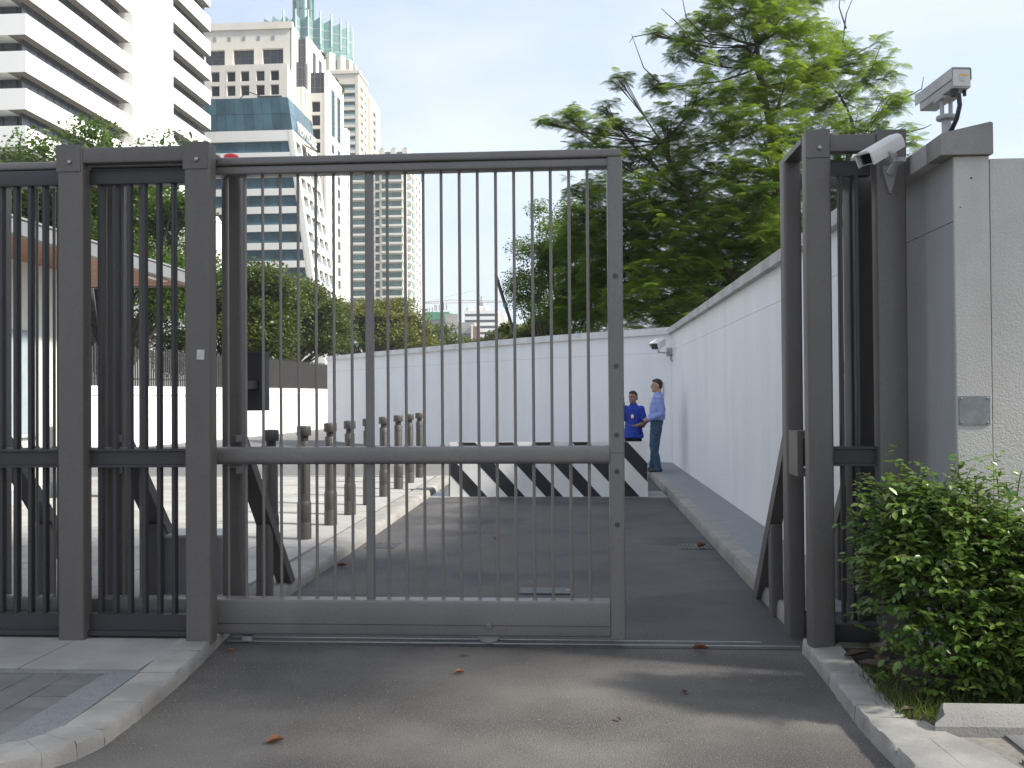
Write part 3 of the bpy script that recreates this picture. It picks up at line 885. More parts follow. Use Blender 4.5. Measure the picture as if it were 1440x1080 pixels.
# low white boundary wall and palisade fence to the left
lw = thing('boundary_wall', 'sunlit low white boundary wall across the inner road', 'wall', (-14, 34, 0))
LB = (-14, 34, 0)
lp = [(-15.6, 22.0), (-15.2, 25.0), (-14.7, 28.0), (-14.2, 31.0), (-13.75, 34.0), (-13.3, 37.0), (-12.95, 40.0), (-12.75, 43.0), (-12.6, 46.0), (-12.5, 50.0), (-12.4, 55.0)]
for i in range(len(lp) - 1):
    a, b = lp[i], lp[i + 1]
    t = (Vector(b) - Vector(a)).normalized()
    nn = (-t.y, t.x)
    t = t * .004
    wpart('wall_panel', strip((a[0] + t.x, a[1] + t.y), (b[0] - t.x, b[1] - t.y), nn, nn, 0, .2, -.02, 1.99), M_BWHITE, lw, LB)
    wpart('top_band', strip(a, b, nn, nn, -.035, .235, 1.7, 1.76), M_BWHITE, lw, LB)
    wpart('pilaster', strip(a, (a[0] + t.x * 60, a[1] + t.y * 60), nn, nn, -.04, 0, -.02, 1.7), M_BWHITE, lw, LB)
wpart('footing', strip(lp[0], lp[-1], (-1, 0), (-1, 0), -.1, .3, -.03, .06), M_CONC, lw, LB)
pf = thing('palisade_fence', 'grey metal palisade fence along the top of the boundary wall', 'fence', (-14, 34, 2.0))
PB = (-14, 34, 2.0)
for i in range(len(lp) - 1):
    a, b = Vector((*lp[i], 0)), Vector((*lp[i + 1], 0))
    t = (b - a).normalized()
    nn = (-t.y, t.x)
    for zz in (2.2, 2.98):
        wpart('fence_rail', strip(a, b, nn, nn, .08, .12, zz, zz + .05), M_DARKSTEEL, pf, PB)
    mb = MB()
    n = int((b - a).length / .125)
    for k in range(n):
        p = a.lerp(b, (k + .5) / n)
        mb.box(p.x - .02, p.x + .02, p.y - .02, p.y + .02, 1.99, 3.28 if k % 2 else 3.2)
    tag(wpart('picket_row', mb, M_BOLLARD, pf, PB), kind='stuff')
    mb = MB().tube([(a.x - .12, a.y, 2.0), (a.x - .12, a.y, 3.3)], .035, 6)
    wpart('fence_post', mb, M_DARKSTEEL, pf, PB)


# ================================================================== VEHICLE BARRIER
vb = thing('vehicle_barrier', 'raised steel vehicle barrier with black and white diagonal stripes', 'barrier', (-0.425, 15.1, 0))
bw, bh = 1.553, 0.865
MB().prism([(0, 0.0), (0, bh), (.022, bh), (.022, 0)], 'x', -bw, bw).build('front_plate', M_WHITE, vb)


def clip_poly(poly, axis, lim, keep_less):
    out = []
    for i in range(len(poly)):
        a, b = poly[i], poly[(i + 1) % len(poly)]
        ia = a[axis] <= lim if keep_less else a[axis] >= lim
        ib = b[axis] <= lim if keep_less else b[axis] >= lim
        if ia:
            out.append(a)
        if ia != ib:
            t = (lim - a[axis]) / (b[axis] - a[axis])
            out.append((a[0] + (b[0] - a[0]) * t, a[1] + (b[1] - a[1]) * t))
    return out


per = 0.598
for k in range(-2, 7):
    xb_ = -1.23 + k * per
    poly = [(xb_, .003), (xb_ + .27, .003), (xb_ + .27 - .79, bh - .003), (xb_ - .79, bh - .003)]
    for ax, lim, kl_ in ((0, bw - .004, True), (0, -bw + .004, False)):
        poly = clip_poly(poly, ax, lim, kl_) if len(poly) > 2 else poly
    if len(poly) > 2:
        MB().prism(poly, 'y', -.0022, .0004).build('stripe', M_BLACK, vb, False)
for sx in (-1, 1):
    MB().prism([(.024, 0), (.024, bh - .05), (.9, .05), (.9, 0)], 'x', sx * bw - .02, sx * bw + .02 - sx * .03).build('side_wedge', M_DARKSTEEL, vb)
MB().box(-bw - .34, -bw - .003, -.12, .8, .0, .008).build('base_plate', M_GALV, vb)
MB().box(bw + .003, bw + .30, -.12, .8, .0, .008).build('base_plate', M_GALV, vb)
MB().box(-bw - .33, bw + .30, -.05, -.004, .0, .006).build('front_sill', M_GALV, vb)
hm = MB().lathe([(.02, 0), (.02, .05)], 10).mesh('hinge_knuckle', M_DARKSTEEL)
for xx in (-1.2, 0, 1.2):
    link('hinge_knuckle', hm, vb, (xx, .05, .80), (0, rad(90), 0))


# ================================================================== BOLLARDS
def bollard_meshes():
    base = MB().lathe([(.075, 0), (.075, .17), (.072, .18)], 24)
    coll = MB().lathe([(.072, .18), (.074, .185), (.074, .36), (.072, .385), (.067, .40), (.066, .405)], 24)
    shaft = MB().lathe([(.066, .40), (.065, 1.02), (.061, 1.03)], 24)
    neck = MB().lathe([(.048, 1.03), (.048, 1.09)], 20)
    cap = MB().lathe([(.072, 1.09), (.076, 1.096), (.076, 1.178), (.072, 1.19), (.04, 1.196), (.004, 1.197)], 24)
    post = MB().box(-.008, .008, -.074, -.060, .5, .98)
    cham = MB().lathe([(.007, -.064), (.006, -.045)], 8, (.032, 0, .95), 'y')
    return [(n, b.mesh(n, m)) for n, b, m in (('base', base, M_BOLLARD), ('collar', coll, M_BOLLARD), ('shaft', shaft, M_BOLLARD), ('neck', neck, M_DARKSTEEL), ('cap', cap, M_BOLLARD), ('rib', post, M_BOLLARD), ('lock', cham, M_BLACK))]


bmz = bollard_meshes()
BLAB = ['nearest bronze bollard, partly behind the gate back stay', 'second bronze bollard from the gate, its collar above the kerb line', 'third bronze bollard from the gate along the plaza kerb',
        'fourth bronze bollard from the gate along the plaza kerb', 'fifth bronze bollard, seen behind the gate mullion', 'fourth bronze bollard from the far end of the row',
        'third bronze bollard from the far end of the row', 'second bronze bollard from the far end of the row', 'farthest bronze bollard of the row, beside the striped barrier']
for lab, y in zip(BLAB, (8.88, 9.99, 11.09, 12.06, 13.14, 14.25, 15.42, 16.5, 17.55)):
    t = thing('bollard', lab, 'bollard', (-2.86, y, 0.099), random.uniform(0, .6), 'bollards along the plaza edge')
    for n, me in bmz:
        link(n, me, t)


# ================================================================== GUARD HOUSE, PEDESTALS (left)
gh = thing('guard_house', 'pale guard house with a projecting timber-lined canopy behind the left fence', 'building', (-8.5, 11.5, 0.1))
GH = (-8.5, 11.5, 0.1)
wpart('wall', MB().box(-11.0, -8.0, 4.5, 14.6, 0.1, 3.598), M_BOOTH, gh, GH)
wpart('plinth', MB().box(-11.0, -7.92, 4.5, 14.66, 0.09, 0.30), M_FASCIA, gh, GH)
wpart('canopy_roof', MB().box(-11.3, -6.78, 4.0, 16.73, 3.625, 3.72), M_FASCIA, gh, GH)
wpart('fascia', MB().box(-6.78, -6.68, 4.0, 16.78, 3.585, 3.775), M_FASCD, gh, GH)
wpart('fascia', MB().box(-11.3, -6.782, 16.73, 16.78, 3.585, 3.775), M_FASCD, gh, GH)
wpart('gutter_lip', MB().box(-6.70, -6.66, 4.0, 16.80, 3.775, 3.80), M_GALV, gh, GH)
for k in range(56):
    y0 = 8.0 + k * .155
    wpart('soffit_board', MB().box(-10.9, -6.785, y0, y0 + .148, 3.60, 3.623), M_WOOD, gh, GH)
for yy in (9.0, 11.0, 13.0):
    w_ = wpart('window', MB().box(-8.002, -7.985, yy - .75, yy + .75, 1.1, 2.6), M_RAILG, gh, GH)
    wpart('window_sill', MB().box(-7.995, -7.94, yy - .8, yy + .8, 1.04, 1.095), M_FASCIA, w_, GH)
wpart('soffit_lamp', MB().box(-7.0, -6.9, 15.2, 15.9, 3.575, 3.598), M_BWHITE, gh, GH)
ped = thing('card_pedestal', 'grey access pedestal stencilled 28 between the two left gate posts', 'pedestal', (-7.0, 14.25, 0.1))
MB().rprism(-.16, .10, -.12, .12, .012, 'z', 0, 1.30).build('case', M_CAB, ped)


def text_mesh(s, size, m, depth=0.0):
    cu = bpy.data.curves.new('txt', 'FONT')
    cu.body = s
    cu.size = size
    cu.extrude = depth
    cu.align_x = 'CENTER'
    ob = bpy.data.objects.new('txt', cu)
    COL.objects.link(ob)
    bpy.context.view_layer.update()
    me = bpy.data.meshes.new_from_object(ob.evaluated_get(bpy.context.evaluated_depsgraph_get()))
    bpy.data.objects.remove(ob)
    me.materials.clear()
    me.materials.append(m)
    return me


link('stencil', text_mesh('28', .11, M_BLACK, .0005), ped, (.045, -.1225, 1.06), (rad(90), 0, 0))
ped2 = thing('dark_pedestal', 'dark slim pedestal left of the leftmost heavy gate post', 'pedestal', (-7.66, 14.1, 0.1))
MB().rprism(-.10, .16, -.11, .11, .012, 'z', 0, 1.28).build('case', M_DARKSTEEL, ped2)
MB().rprism(-.02, .17, -.12, .12, .006, 'z', 1.28, 1.305).build('lid', M_BLACK, ped2)


# ================================================================== CCTV CAMERAS
def basis(o, fwd, up=Vector((0, 0, 1))):
    """local -Y looks along fwd"""
    f = fwd.normalized()
    y = -f
    x = y.cross(up).normalized()
    z = x.cross(y)
    o.matrix_world = Matrix(((x.x, y.x, z.x, o.location.x), (x.y, y.y, z.y, o.location.y), (x.z, y.z, z.z, o.location.z), (0, 0, 0, 1)))


c1 = thing('security_camera', 'pale hooded security camera on the receiver post, angled down to the left', 'camera', P(1240, 210, 5.62))
a, b = P(1207, 228, 5.50), P(1266, 194, 5.72)
basis(c1, (a - b))
hood = [(-.052, -.042), (-.056, .0), (-.05, .026), (-.03, .044), (.03, .044), (.05, .026), (.056, 0), (.052, -.042), (.046, -.042), (.046, .03), (-.046, .03), (-.046, -.042)]
MB().prism(hood, 'y', -.175, .14).build('hood', M_CAMW, c1)
MB().rprism(-.044, .044, -.040, .029, .008, 'y', -.145, .15).build('housing', M_CAMW, c1)
MB().rprism(-.038, .038, -.034, .022, .006, 'y', -.149, -.143).build('front_window', M_LENS, c1)
MB().lathe([(.012, 0), (.012, .02), (.005, .024)], 10).xf(lambda x, y, z: (z + .05, y - .02, x - .025)).build('hood_screw', M_CAMG, c1)
MB().rprism(-.02, .02, -.075, -.038, .006, 'y', .03, .09).build('swivel', M_CAMG, c1)
MB().tube([(0, .06, -.06), (0.0, .07, -.10)], .017, 10).build('swivel_pin', M_CAMG, c1)
c1b = thing('camera_bracket', 'diamond shaped wall bracket carrying the hooded camera', 'bracket', P(1251, 247, 5.853))
MB().prism([(-.042, .055), (.042, .055), (.040, .025), (.006, -.105), (-.006, -.105), (-.040, .025)], 'y', -.012, .004).build('diamond_plate', M_CAB, c1b)
MB().tube([(-.0, -.01, .02), (.012, -.07, .055), (.018, -.125, .062)], [.026, .02, .018], 10).build('arm', M_CAMG, c1b)
MB().rprism(-.01, .05, -.15, -.10, .006, 'z', .05, .075).build('arm_head', M_CAMG, c1b)
for dx, dz in ((-.028, .035), (.028, .035), (0, -.085)):
    MB().lathe([(.006, -.012), (.0045, -.017)], 8, (dx, 0, dz), 'y').build('bolt', M_BOLT, c1b)

c2 = thing('security_camera', 'grey box security camera on a short pole above the wall coping', 'camera', (2.13, 5.62, 3.335))
basis(c2, Vector((-.055, .40, -.025)))
MB().rprism(-.052, .052, -.058, .048, .006, 'y', -.20, .165).build('housing', M_CAMG, c2)
MB().prism([(-.058, -.012), (-.058, .052), (-.05, .058), (.05, .058), (.058, .052), (.058, -.012), (.0545, -.012), (.0545, .050), (-.0545, .050), (-.0545, -.012)], 'y', -.245, .172).build('sun_shield', M_CAMG, c2)
MB().rprism(-.050, .050, -.050, .046, .005, 'y', .166, .171).build('rear_panel', M_CAMW, c2)
MB().box(-.034, .014, .1705, .172, .008, .018).build('rear_label', M_LABELO, c2, False)
MB().box(-.012, .012, .1705, .1735, -.022, .002).build('rear_latch', M_BOLT, c2, False)
MB().lathe([(.009, -.09), (.011, -.058)], 10, (-.036, .13, 0)).build('gland', M_RUBBER, c2)
MB().lathe([(.019, -.092), (.021, -.058)], 12, (.022, .13, 0)).build('gland', M_RUBBER, c2)
c2m = thing('camera_pole', 'short grey pole mount with flange and black cable on the wall coping', 'pole', (2.125, 5.60, 3.04))
MB().tube([(0, 0, -.01), (0, 0, .115)], .026, 14).build('pole', M_CAMG, c2m)
MB().lathe([(.052, .112), (.055, .118), (.055, .132), (.05, .136)], 18).build('flange', M_CAMG, c2m)
for dx in (-.024, .024):
    MB().tube([(dx, 0, .13), (dx, 0, .225)], .012, 10).build('fork_leg', M_CAMG, c2m)
MB().rprism(-.05, .05, -.06, .06, .01, 'z', .222, .236).build('saddle', M_CAMG, c2m)
MB().tube([(0.015, -.14, .215), (.018, -.145, .15), (.006, -.13, .08), (-.002, -.08, .035), (-.004, -.03, .012)], .013, 10).build('cable', M_RUBBER, c2m)

c3 = thing('security_camera', 'small white security camera on the far wall corner above the two men', 'camera', P(926, 484, 20.35))
basis(c3, Vector((-.45, -.9, -.28)))
MB().rprism(-.085, .085, -.07, .075, .012, 'y', -.22, .20).build('housing', M_WHITE, c3)
MB().prism([(-.095, .0), (-.095, .085), (.095, .085), (.095, .0), (.088, .0), (.088, .078), (-.088, .078), (-.088, .0)], 'y', -.28, .2).build('sun_shield', M_WHITE, c3)
MB().rprism(-.07, .07, -.055, .06, .008, 'y', -.226, -.219).build('front_window', M_LENS, c3)
c3b = thing('junction_box', 'small grey junction box with bracket arm at the far wall corner', 'box', P(942.5, 495, 20.86))
MB().rprism(-.08, .07, -.06, .06, .01, 'z', -.09, .09).build('case', M_CAMG, c3b)
pa = P(926, 491, 20.35) - P(942.5, 495, 20.86)
MB().tube([(-.07, -.03, -.02), (pa.x, pa.y, -.03), (pa.x, pa.y, .06)], .018, 8).build('arm', M_CAMG, c3b)
MB().tube([(.02, -.07, -.06), (.0, -.08, -.15), (.05, -.07, -.22), (.07, -.05, -.15), (.06, -.05, -.05)], .012, 8).build('cable_loop', M_RUBBER, c3b)


# ================================================================== BUILDINGS
def fmap(kind, ox, oy):
    if kind == 'front':
        return lambda u, d, z: (ox + u, oy + d, z)
    return lambda u, d, z: (ox - d, oy + u, z)


def facade(parent, base, kind, ox, oy, W, Z0, Z1, floors, bays, t, wall_m, pane_m, fn=None, name='facade_wall', rail=None, rail_h=1.0, frame=None, split=1):
    """wall of thickness t with real openings; each opening holds its own recessed window object"""
    mp_ = fmap(kind, ox, oy)
    wall = MB()
    us = [0] + [u for bb in bays for u in bb] + [W]
    for i in range(0, len(us), 2):
        if us[i + 1] - us[i] > 1e-3:
            wall.box(us[i], us[i + 1], 0, t, Z0, Z1)
    zs = [Z0] + [z for ff in floors for z in ff] + [Z1]
    for (u0, u1) in bays:
        for i in range(0, len(zs), 2):
            if zs[i + 1] - zs[i] > 1e-3:
                wall.box(u0, u1, 0.004, t, zs[i], zs[i + 1])

    def fin(mb):
        def g(u, d, z):
            p = mp_(u, d, z)
            if fn:
                p = fn(*p)
            return (p[0] - base[0], p[1] - base[1], p[2] - base[2])
        return mb.xf(g)
    w = fin(wall).build(name, wall_m, parent, False)
    cache = {}
    for (u0, u1) in bays:
        for (z0, z1) in floors:
            du = (u1 - u0) / split
            for s_ in range(split):
                a, b_ = u0 + du * s_, u0 + du * (s_ + 1)
                if split > 1:
                    a += .035
                    b_ -= .035
                dd = t * (0.80 + (0.015 * random.random() if split > 1 else 0))
                if fn:
                    o = fin(MB().box(a, b_, dd, dd + .06, z0, z1)).build('window', pane_m, parent, False)
                else:
                    key = (round(b_ - a, 3), round(z1 - z0, 3))
                    if key not in cache:
                        q = MB().box(0, key[0], 0, .06, 0, key[1])
                        q.xf(fmap(kind, 0, 0))
                        cache[key] = q.mesh('window', pane_m, False)
                    p = mp_(a, dd, z0)
                    o = link('window', cache[key], parent, (p[0] - base[0], p[1] - base[1], p[2] - base[2]))
                if frame and not fn:
                    fr_ = MB()
                    nx = max(1, int((b_ - a) / frame))
                    for k in range(1, nx + 1):
                        uu = (b_ - a) * k / (nx + 1)
                        fr_.box(uu - .06, uu + .06, -.08, 0, 0, z1 - z0)
                    fr_.box(0, b_ - a, -.08, -.001, (z1 - z0) * .45 - .05, (z1 - z0) * .45 + .05)
                    fr_.xf(fmap(kind, 0, 0))
                    fr_.build('mullion', M_MULL, o, False)
            if rail:
                q = fin(MB().box(u0 + .02, u1 - .02, .05, .12, z0, z0 + rail_h))
                q.build('balcony_rail', rail, parent, False)
    return w


def block(parent, base, name, x0, x1, y0, y1, z0, z1, m):
    return MB().box(x0 - base[0], x1 - base[0], y0 - base[1], y1 - base[1], z0 - base[2], z1 - base[2]).build(name, m, parent, False)


# --- white banded office tower
ot = thing('office_tower', 'white office tower with dark ribbon windows and a blank stair core, far left', 'building', (-60, 110, 0))
OB = (-60, 110, 0)
block(ot, OB, 'core', -100, -54.2, 91.2, 138, 0, 75, M_DWALL)
FH = 3.62
nst = 14
for k in range(nst):
    zb = 25.9 + k * FH
    if zb > 66:
        break
    # spandrels: long street side, end side
    block(ot, OB, 'spandrel', -101, -52.6, 89.0, 110.8, zb, zb + 2.05, M_BWHITE)
    if k > 0 or True:
        block(ot, OB, 'spandrel', -101, -53.1, 118, 137.6, zb + .6, zb + 2.65, M_BWHITE)
    block(ot, OB, 'band_soffit', -54.4, -52.62, 89.02, 110.78, zb - .03, zb - .004, M_SOFF)
    block(ot, OB, 'band_soffit', -54.4, -53.12, 118, 137.58, zb + .57, zb + .596, M_SOFF)
    ys_ = 89.9
    pw = 1.43
    me = None
    for sec, (ya, yb, xf_, dz) in enumerate(((90.0, 110.6, -53.6, 2.05), (121.0, 136.6, -54.1, 2.65))):
        y = ya
        wm = MB().box(0, .05, 0, pw - .12, 0, 1.5).mesh('window_pane', M_DGLASS, False) if k == 0 else wins[sec]
        if k == 0:
            wins = [wm] if sec == 0 else wins + [wm]
        hgt = zb + dz + .03
        while y + pw < yb:
            link('window_pane', wm, ot, (xf_ - OB[0], y - OB[1], hgt))
            y += pw
    x = -56.0
    while x > -62:
        if k == 0 and x == -56.0:
            wend = MB().box(0, pw - .12, 0, .05, 0, 1.5).mesh('window_pane', M_DGLASS, False)
        link('window_pane', wend, ot, (x - OB[0], 91.0 - OB[1], zb + 2.08))
        x -= pw
# stair core that flares at its foot
cpro = MB()
vs = []
for z, xo in ((0, -44.5), (24, -45.2), (29.0, -48.6), (35.5, -51.75), (78, -51.75)):
    vs += [(-58, 110.95, z), (xo, 110.95, z), (xo, 121.2, z), (-58, 121.2, z)]
fs = []
for i in range(4):
    for k in range(4):
        fs.append((i * 4 + k, i * 4 + (k + 1) % 4, i * 4 + 4 + (k + 1) % 4, i * 4 + 4 + k))
fs += [(3, 2, 1, 0), (16, 17, 18, 19)]
cpro.add(vs, fs).xf(lambda x, y, z: (x + 60, y - 110, z)).build('stair_core', M_BWHITE, ot, False)
block(ot, OB, 'podium', -101, -57.0, 92.0, 137.0, 0, 25.7, M_BWHITE)
block(ot, OB, 'soffit', -100.8, -52.9, 89.3, 110.5, 25.6, 25.88, M_BCREAM)

# --- cream condominium with stepped top
cd = thing('condominium', 'stepped cream apartment block with dark glazed corners behind the blue glass block', 'building', (-58, 185, 0))
DB = (-58, 185, 0)
block(cd, DB, 'main_block', -76, -52.9, 177.0, 198, 0, 69.6, M_BCREAM)
facade(cd, DB, 'front', -76, 176, 23.3, 0, 71.4, [(64.1, 67.0)], [(6.9, 10.8), (12.4, 16.4), (18.0, 22.0)], 1.0, M_BCREAM, M_DGLASS, frame=1.4)
block(cd, DB, 'parapet', -76.4, -52.2, 175.7, 176.6, 70.6, 71.9, M_BCREAM)
MB().box(-52.49 + 58, -52.3 + 58, 176.0 - 185, 180 - 185, 0, 71.4).build('side_wall', M_BSIDE, cd, False)
for k in range(7):
    block(cd, DB, 'vent', -73 + k * 2.8, -72.4 + k * 2.8, 175.95, 176.1, 68.6, 69.4, M_GALV)
bays_ = [(x, x + 1.6) for x in (5.9, 8.9, 11.5, 14.4, 17.1)]
facade(cd, DB, 'front', -72.6, 173, 20.3, 0, 63.0, [(57.3, 59.2), (59.95, 61.8)], bays_, .7, M_BCREAM, M_DGLASS)
block(cd, DB, 'terrace_block', -72.6, -52.35, 173.75, 176.9, 0, 62.4, M_BCREAM)
# dark glazed corners, stepping down and out towards the street
def glazed(x0, x1, y0, y1, zb, zt, nb, nv):
    g_ = block(cd, DB, 'glazed_corner', x0, x1, y0, y1, 0, zt, M_DWALL)
    for k in range(nb):
        zz_ = zb + (zt - zb) * (k + .5) / nb
        block(g_, DB, 'glazing_bar', x0, x1 + .02, y0 - .07, y0, zz_, zz_ + .16, M_MULL)
    for k in range(nv):
        xx_ = x0 + (x1 - x0) * (k + .5) / nv
        block(g_, DB, 'glazing_bar', xx_, xx_ + .12, y0 - .09, y0, zb, zt, M_MULL)


glazed(-54.5, -50.40, 180.3, 192.9, 58, 70.2, 5, 4)
glazed(-54.6, -50.7, 178.6, 180.2, 56, 65.2, 4, 4)
glazed(-51.2, -46.8, 181.3, 193, 56, 64.0, 4, 4)
facade(cd, DB, 'side', -50.3, 180.2, 12.8, 0, 70.6, [(64.6, 68.8)], [(2.6, 5.2), (7.2, 9.6)], .6, M_BSIDE, M_BGLASS, frame=.7)
sq = [(z, z + 1.75) for z in (49.0, 46.4, 43.8, 41.2, 38.6, 36.0, 33.4, 30.8, 28.2, 25.6, 23.0)][::-1]
facade(cd, DB, 'side', -46.7, 181.1, 12.0, 0, 64.3, sq, [(1.9, 4.3), (6.6, 9.0)], .9, M_BSIDE, M_DGLASS)
for yy in (183.0, 187.6):
    w_ = block(cd, DB, 'tall_window', -46.72, -46.62, yy, yy + 2.5, 52.4, 61.3, M_BGLASS)
    for k in range(8):
        block(w_, (0, 0, 0), 'mullion', -46.62, -46.56, yy, yy + 2.5, 53.2 + k * 1.05, 53.34 + k * 1.05, M_MULL)
    for k in range(3):
        block(w_, (0, 0, 0), 'mullion', -46.615, -46.555, yy + .55 + k * .62, yy + .65 + k * .62, 52.4, 61.3, M_MULL)
for o_ in [c for c in bpy.data.objects if c.name.startswith('mullion') and c.parent and c.parent.name.startswith('tall_window')]:
    o_.location = (-DB[0], -DB[1], -DB[2])
facade(cd, DB, 'front', -50.6, 179.6, 3.7, 0, 59.5, [(z, z + 2.0) for z in (55.9, 53.3, 50.7, 48.1, 45.5, 42.9, 40.3)][::-1], [(1.0, 2.6)], .6, M_BCREAM, M_DGLASS)
facade(cd, DB, 'side', -46.85, 179.55, 1.5, 0, 59.5, [], [], .4, M_BSIDE, M_DGLASS)
facade(cd, DB, 'front', -53.7, 177.2, 3.2, 0, 60.0, [], [], .6, M_BCREAM, M_DGLASS)
facade(cd, DB, 'side', -50.45, 177.15, 2.3, 0, 60.0, [(52.0, 54.5), (56.0, 59)], [(.7, 1.6)], .4, M_BSIDE, M_DGLASS)
facade(cd, DB, 'side', -46.1, 193.2, 2.6, 0, 56.5, sq, [(.7, 1.9)], .6, M_BSIDE, M_DGLASS)
# roof-terrace planting
def leaf_clump(name, pts, n, leaf, m, parent=None, spread=1.0):
    pos = np.concatenate([np.array(p)[None, :] + rdirs(n) * (rng.random((n, 1)) ** .5) * np.array(r_)[None, :] for p, r_ in pts])
    N = len(pos)
    me = scatter(name, LEAF_V, LEAF_F, pos, frames(rdirs(N), rdirs(N)), leaf * rng.uniform(.6, 1.3, N), rng.random(N), m)
    return link(name, me, parent)


tp = thing('roof_plants', 'green shrubs trailing over the condominium roof terraces', 'plants', (-47.4, 190, 64))
leaf_clump('foliage', [((-.2, 0, .8), (.6, 1.6, .8)), ((.4, 2.2, .2), (.6, 1.2, 1.2)), ((-3.2, 1.5, 6.8), (.4, .5, .6))], 260, .5, L_RAIN, tp)

# --- white block with blue glass (slanted flank, roof sign)
hb = thing('glass_block', 'white block with blue glass bands, sloping flank and white rooftop lettering', 'building', (-55, 168, 0))
HB = (-55, 168, 0)
ZT, XL, XR, KS, Y0, DE = 53.2, -66.2, -48.86, 0.138, 161.6, 15.2
ZG = 47.5            # foot of the top glass storey


def slant(x, y, z):
    f = (x - XL) / (XR - XL)
    return (x + f * KS * (ZT - z), y, z)


def hbx(name, x0, x1, y0, y1, z0, z1, m, parent=None):
    return MB().box(x0, x1, y0, y1, z0, z1).xf(lambda x, y, z: tuple(Vector(slant(x, y, z)) - Vector(HB))).build(name, m, parent or hb, False)


WW = XR - XL
fls = []
zz = 43.7
while zz > 8:
    fls.append((zz, zz + 1.95))
    zz -= 3.12
fls = fls[::-1]
facade(hb, HB, 'front', XL, Y0, WW, 0, ZG, fls, [(.5, WW - .9)], .5, M_BWHITE, M_BGLASS, fn=slant, split=11)
hbx('core', XL + .3, XR - .6, Y0 + .55, Y0 + DE, 0, ZG - .2, M_DWALL)
hbx('roof_box', XL, XR - .12, Y0 + .15, Y0 + DE, ZG, ZT, M_MULL)
for k in range(11):
    for r_ in range(2):
        u0 = XL + WW * k / 11
        hbx('glass_panel', u0 + .03, u0 + WW / 11 - .03, Y0 + .02, Y0 + .14, ZG + .05 + r_ * 2.83, ZG + 2.8 + r_ * 2.83, M_BGLASS)
for k in range(8):
    for r_ in range(2):
        y0 = Y0 + .16 + k * 1.88
        hbx('glass_panel', XR - .11, XR + .02, y0 + .03, y0 + 1.85, ZG + .05 + r_ * 2.83, ZG + 2.8 + r_ * 2.83, M_BGLASS)
facade(hb, HB, 'side', XR + .05, Y0 - .03, DE + .05, 0, ZG, [(z - .35, z + 2.15) for z, _ in fls], [(1.2, 4.2), (4.8, 7.6), (8.2, 11.0), (11.6, 14.4)], .75, M_BSIDE, M_DGLASS, fn=slant, rail=M_RAILG, rail_h=.85)
sg = text_mesh('NEW HOUSE', 2.9, M_WHITE, .10)
so = link('lettering', sg, hb, (0, 0, 0))
so.matrix_local = Matrix.Translation((slant(XR, 0, ZG)[0] + .2 - HB[0], Y0 + 8.8 - HB[1], ZG + .25)) @ Euler((rad(90), 0, rad(90))).to_matrix().to_4x4()
so.scale = (.72, 1, 1)
MB().prism([(0, 0), (1.7, -1.0), (1.65, -1.08), (-.05, -.08)], 'y', 0, 3.0).xf(lambda x, y, z: (slant(XR, 0, 45.5)[0] + .05 + x - HB[0], Y0 + 4.8 + y - HB[1], 46.6 + z)).build('awning', M_AWN, hb, False)
hbx('roof_frame', -54.5, -50.2, Y0 + 1, Y0 + 5, ZT, ZT + .6, M_DARKSTEEL)
MB().tube([(2.8, -5, ZT), (-1.2, -5.5, ZT + 1.4), (-3, -5, ZT + .1)], .09, 5).build('roof_mast', M_DARKSTEEL, hb)
MB().tube([(-5.7, -4, ZT), (-5.4, -4, ZT + 6)], .07, 5).build('roof_mast', M_GALV, hb)
# dish on the tall condominium
dish = thing('satellite_dish', 'grey satellite dish at the edge of the white office tower roofline', 'dish', (-69.0, 172.4, 64.5))
MB().lathe([(.1, -.3), (.9, 0), (1.35, .35)], 16).xf(lambda x, y, z: (x * .9 + z * .9, y, z * .5 + x * .75)).build('bowl', M_DARKSTEEL, dish)
MB().tube([(0, .5, -2.3), (0, .5, 0), (.0, .0, -.1)], .1, 6).build('mast', M_DARKSTEEL, dish)

# --- beige tower with teal crown
tt = thing('crowned_tower', 'beige apartment tower with a pleated teal glass crown and spire', 'building', (-98, 370, 0))
TB = (-98, 370, 0)
block(tt, TB, 'shaft', -130, -79.6, 352, 392, 0, 120.5, M_BCREAM2)
facade(tt, TB, 'front', -92, 350, 13.0, 0, 121.2, [(117.4 - k * 3.2 - 2.2, 117.4 - k * 3.2) for k in range(22)][::-1], [(1.0, 11.6)], 1.8, M_BCREAM2, M_GGLASS, rail=M_RAILG, rail_h=.8, split=3)
facade(tt, TB, 'side', -78.95, 349.95, 15, 0, 121.2, [(117.4 - k * 3.2 - 2.2, 117.4 - k * 3.2) for k in range(22)][::-1], [(2.5, 8.0), (10, 13)], 1.2, M_BCREAM2, M_GGLASS)
block(tt, TB, 'cornice', -92.5, -78.6, 349.6, 365, 121.3, 122.4, M_BCREAM2)
facade(tt, TB, 'side', -77.6, 365.2, 12, 0, 117, [(113 - k * 3.2 - 2.2, 113 - k * 3.2) for k in range(20)][::-1], [(4, 9)], 1.2, M_BCREAM2, M_GGLASS)
facade(tt, TB, 'front', -79.2, 364, 1.6, 0, 117, [], [], 1.1, M_BCREAM2, M_GGLASS)
cx, cy, RR = -106.7, 375.0, 19.3
for k in range(14):
    an = rad(-170 + k * 14)
    if not (-100 < math.degrees(an) < 20):
        continue
    fx, fy = cx + (RR + 1.0) * math.cos(an), cy + (RR + 1.0) * math.sin(an)
    MB().box(-1.25, 1.25, -1.0, 1.0, 118, 133.0).xf(lambda x, y, z: (fx + x * math.sin(an) * -1 + y * math.cos(an) - TB[0], fy + x * math.cos(an) + y * math.sin(an) - TB[1], z)).build('crown_pier', M_BCREAM2, tt, False)
block(tt, TB, 'pier_base', -106, -83.0, 353, 372, 118, 124, M_BCREAM2)
pts = []
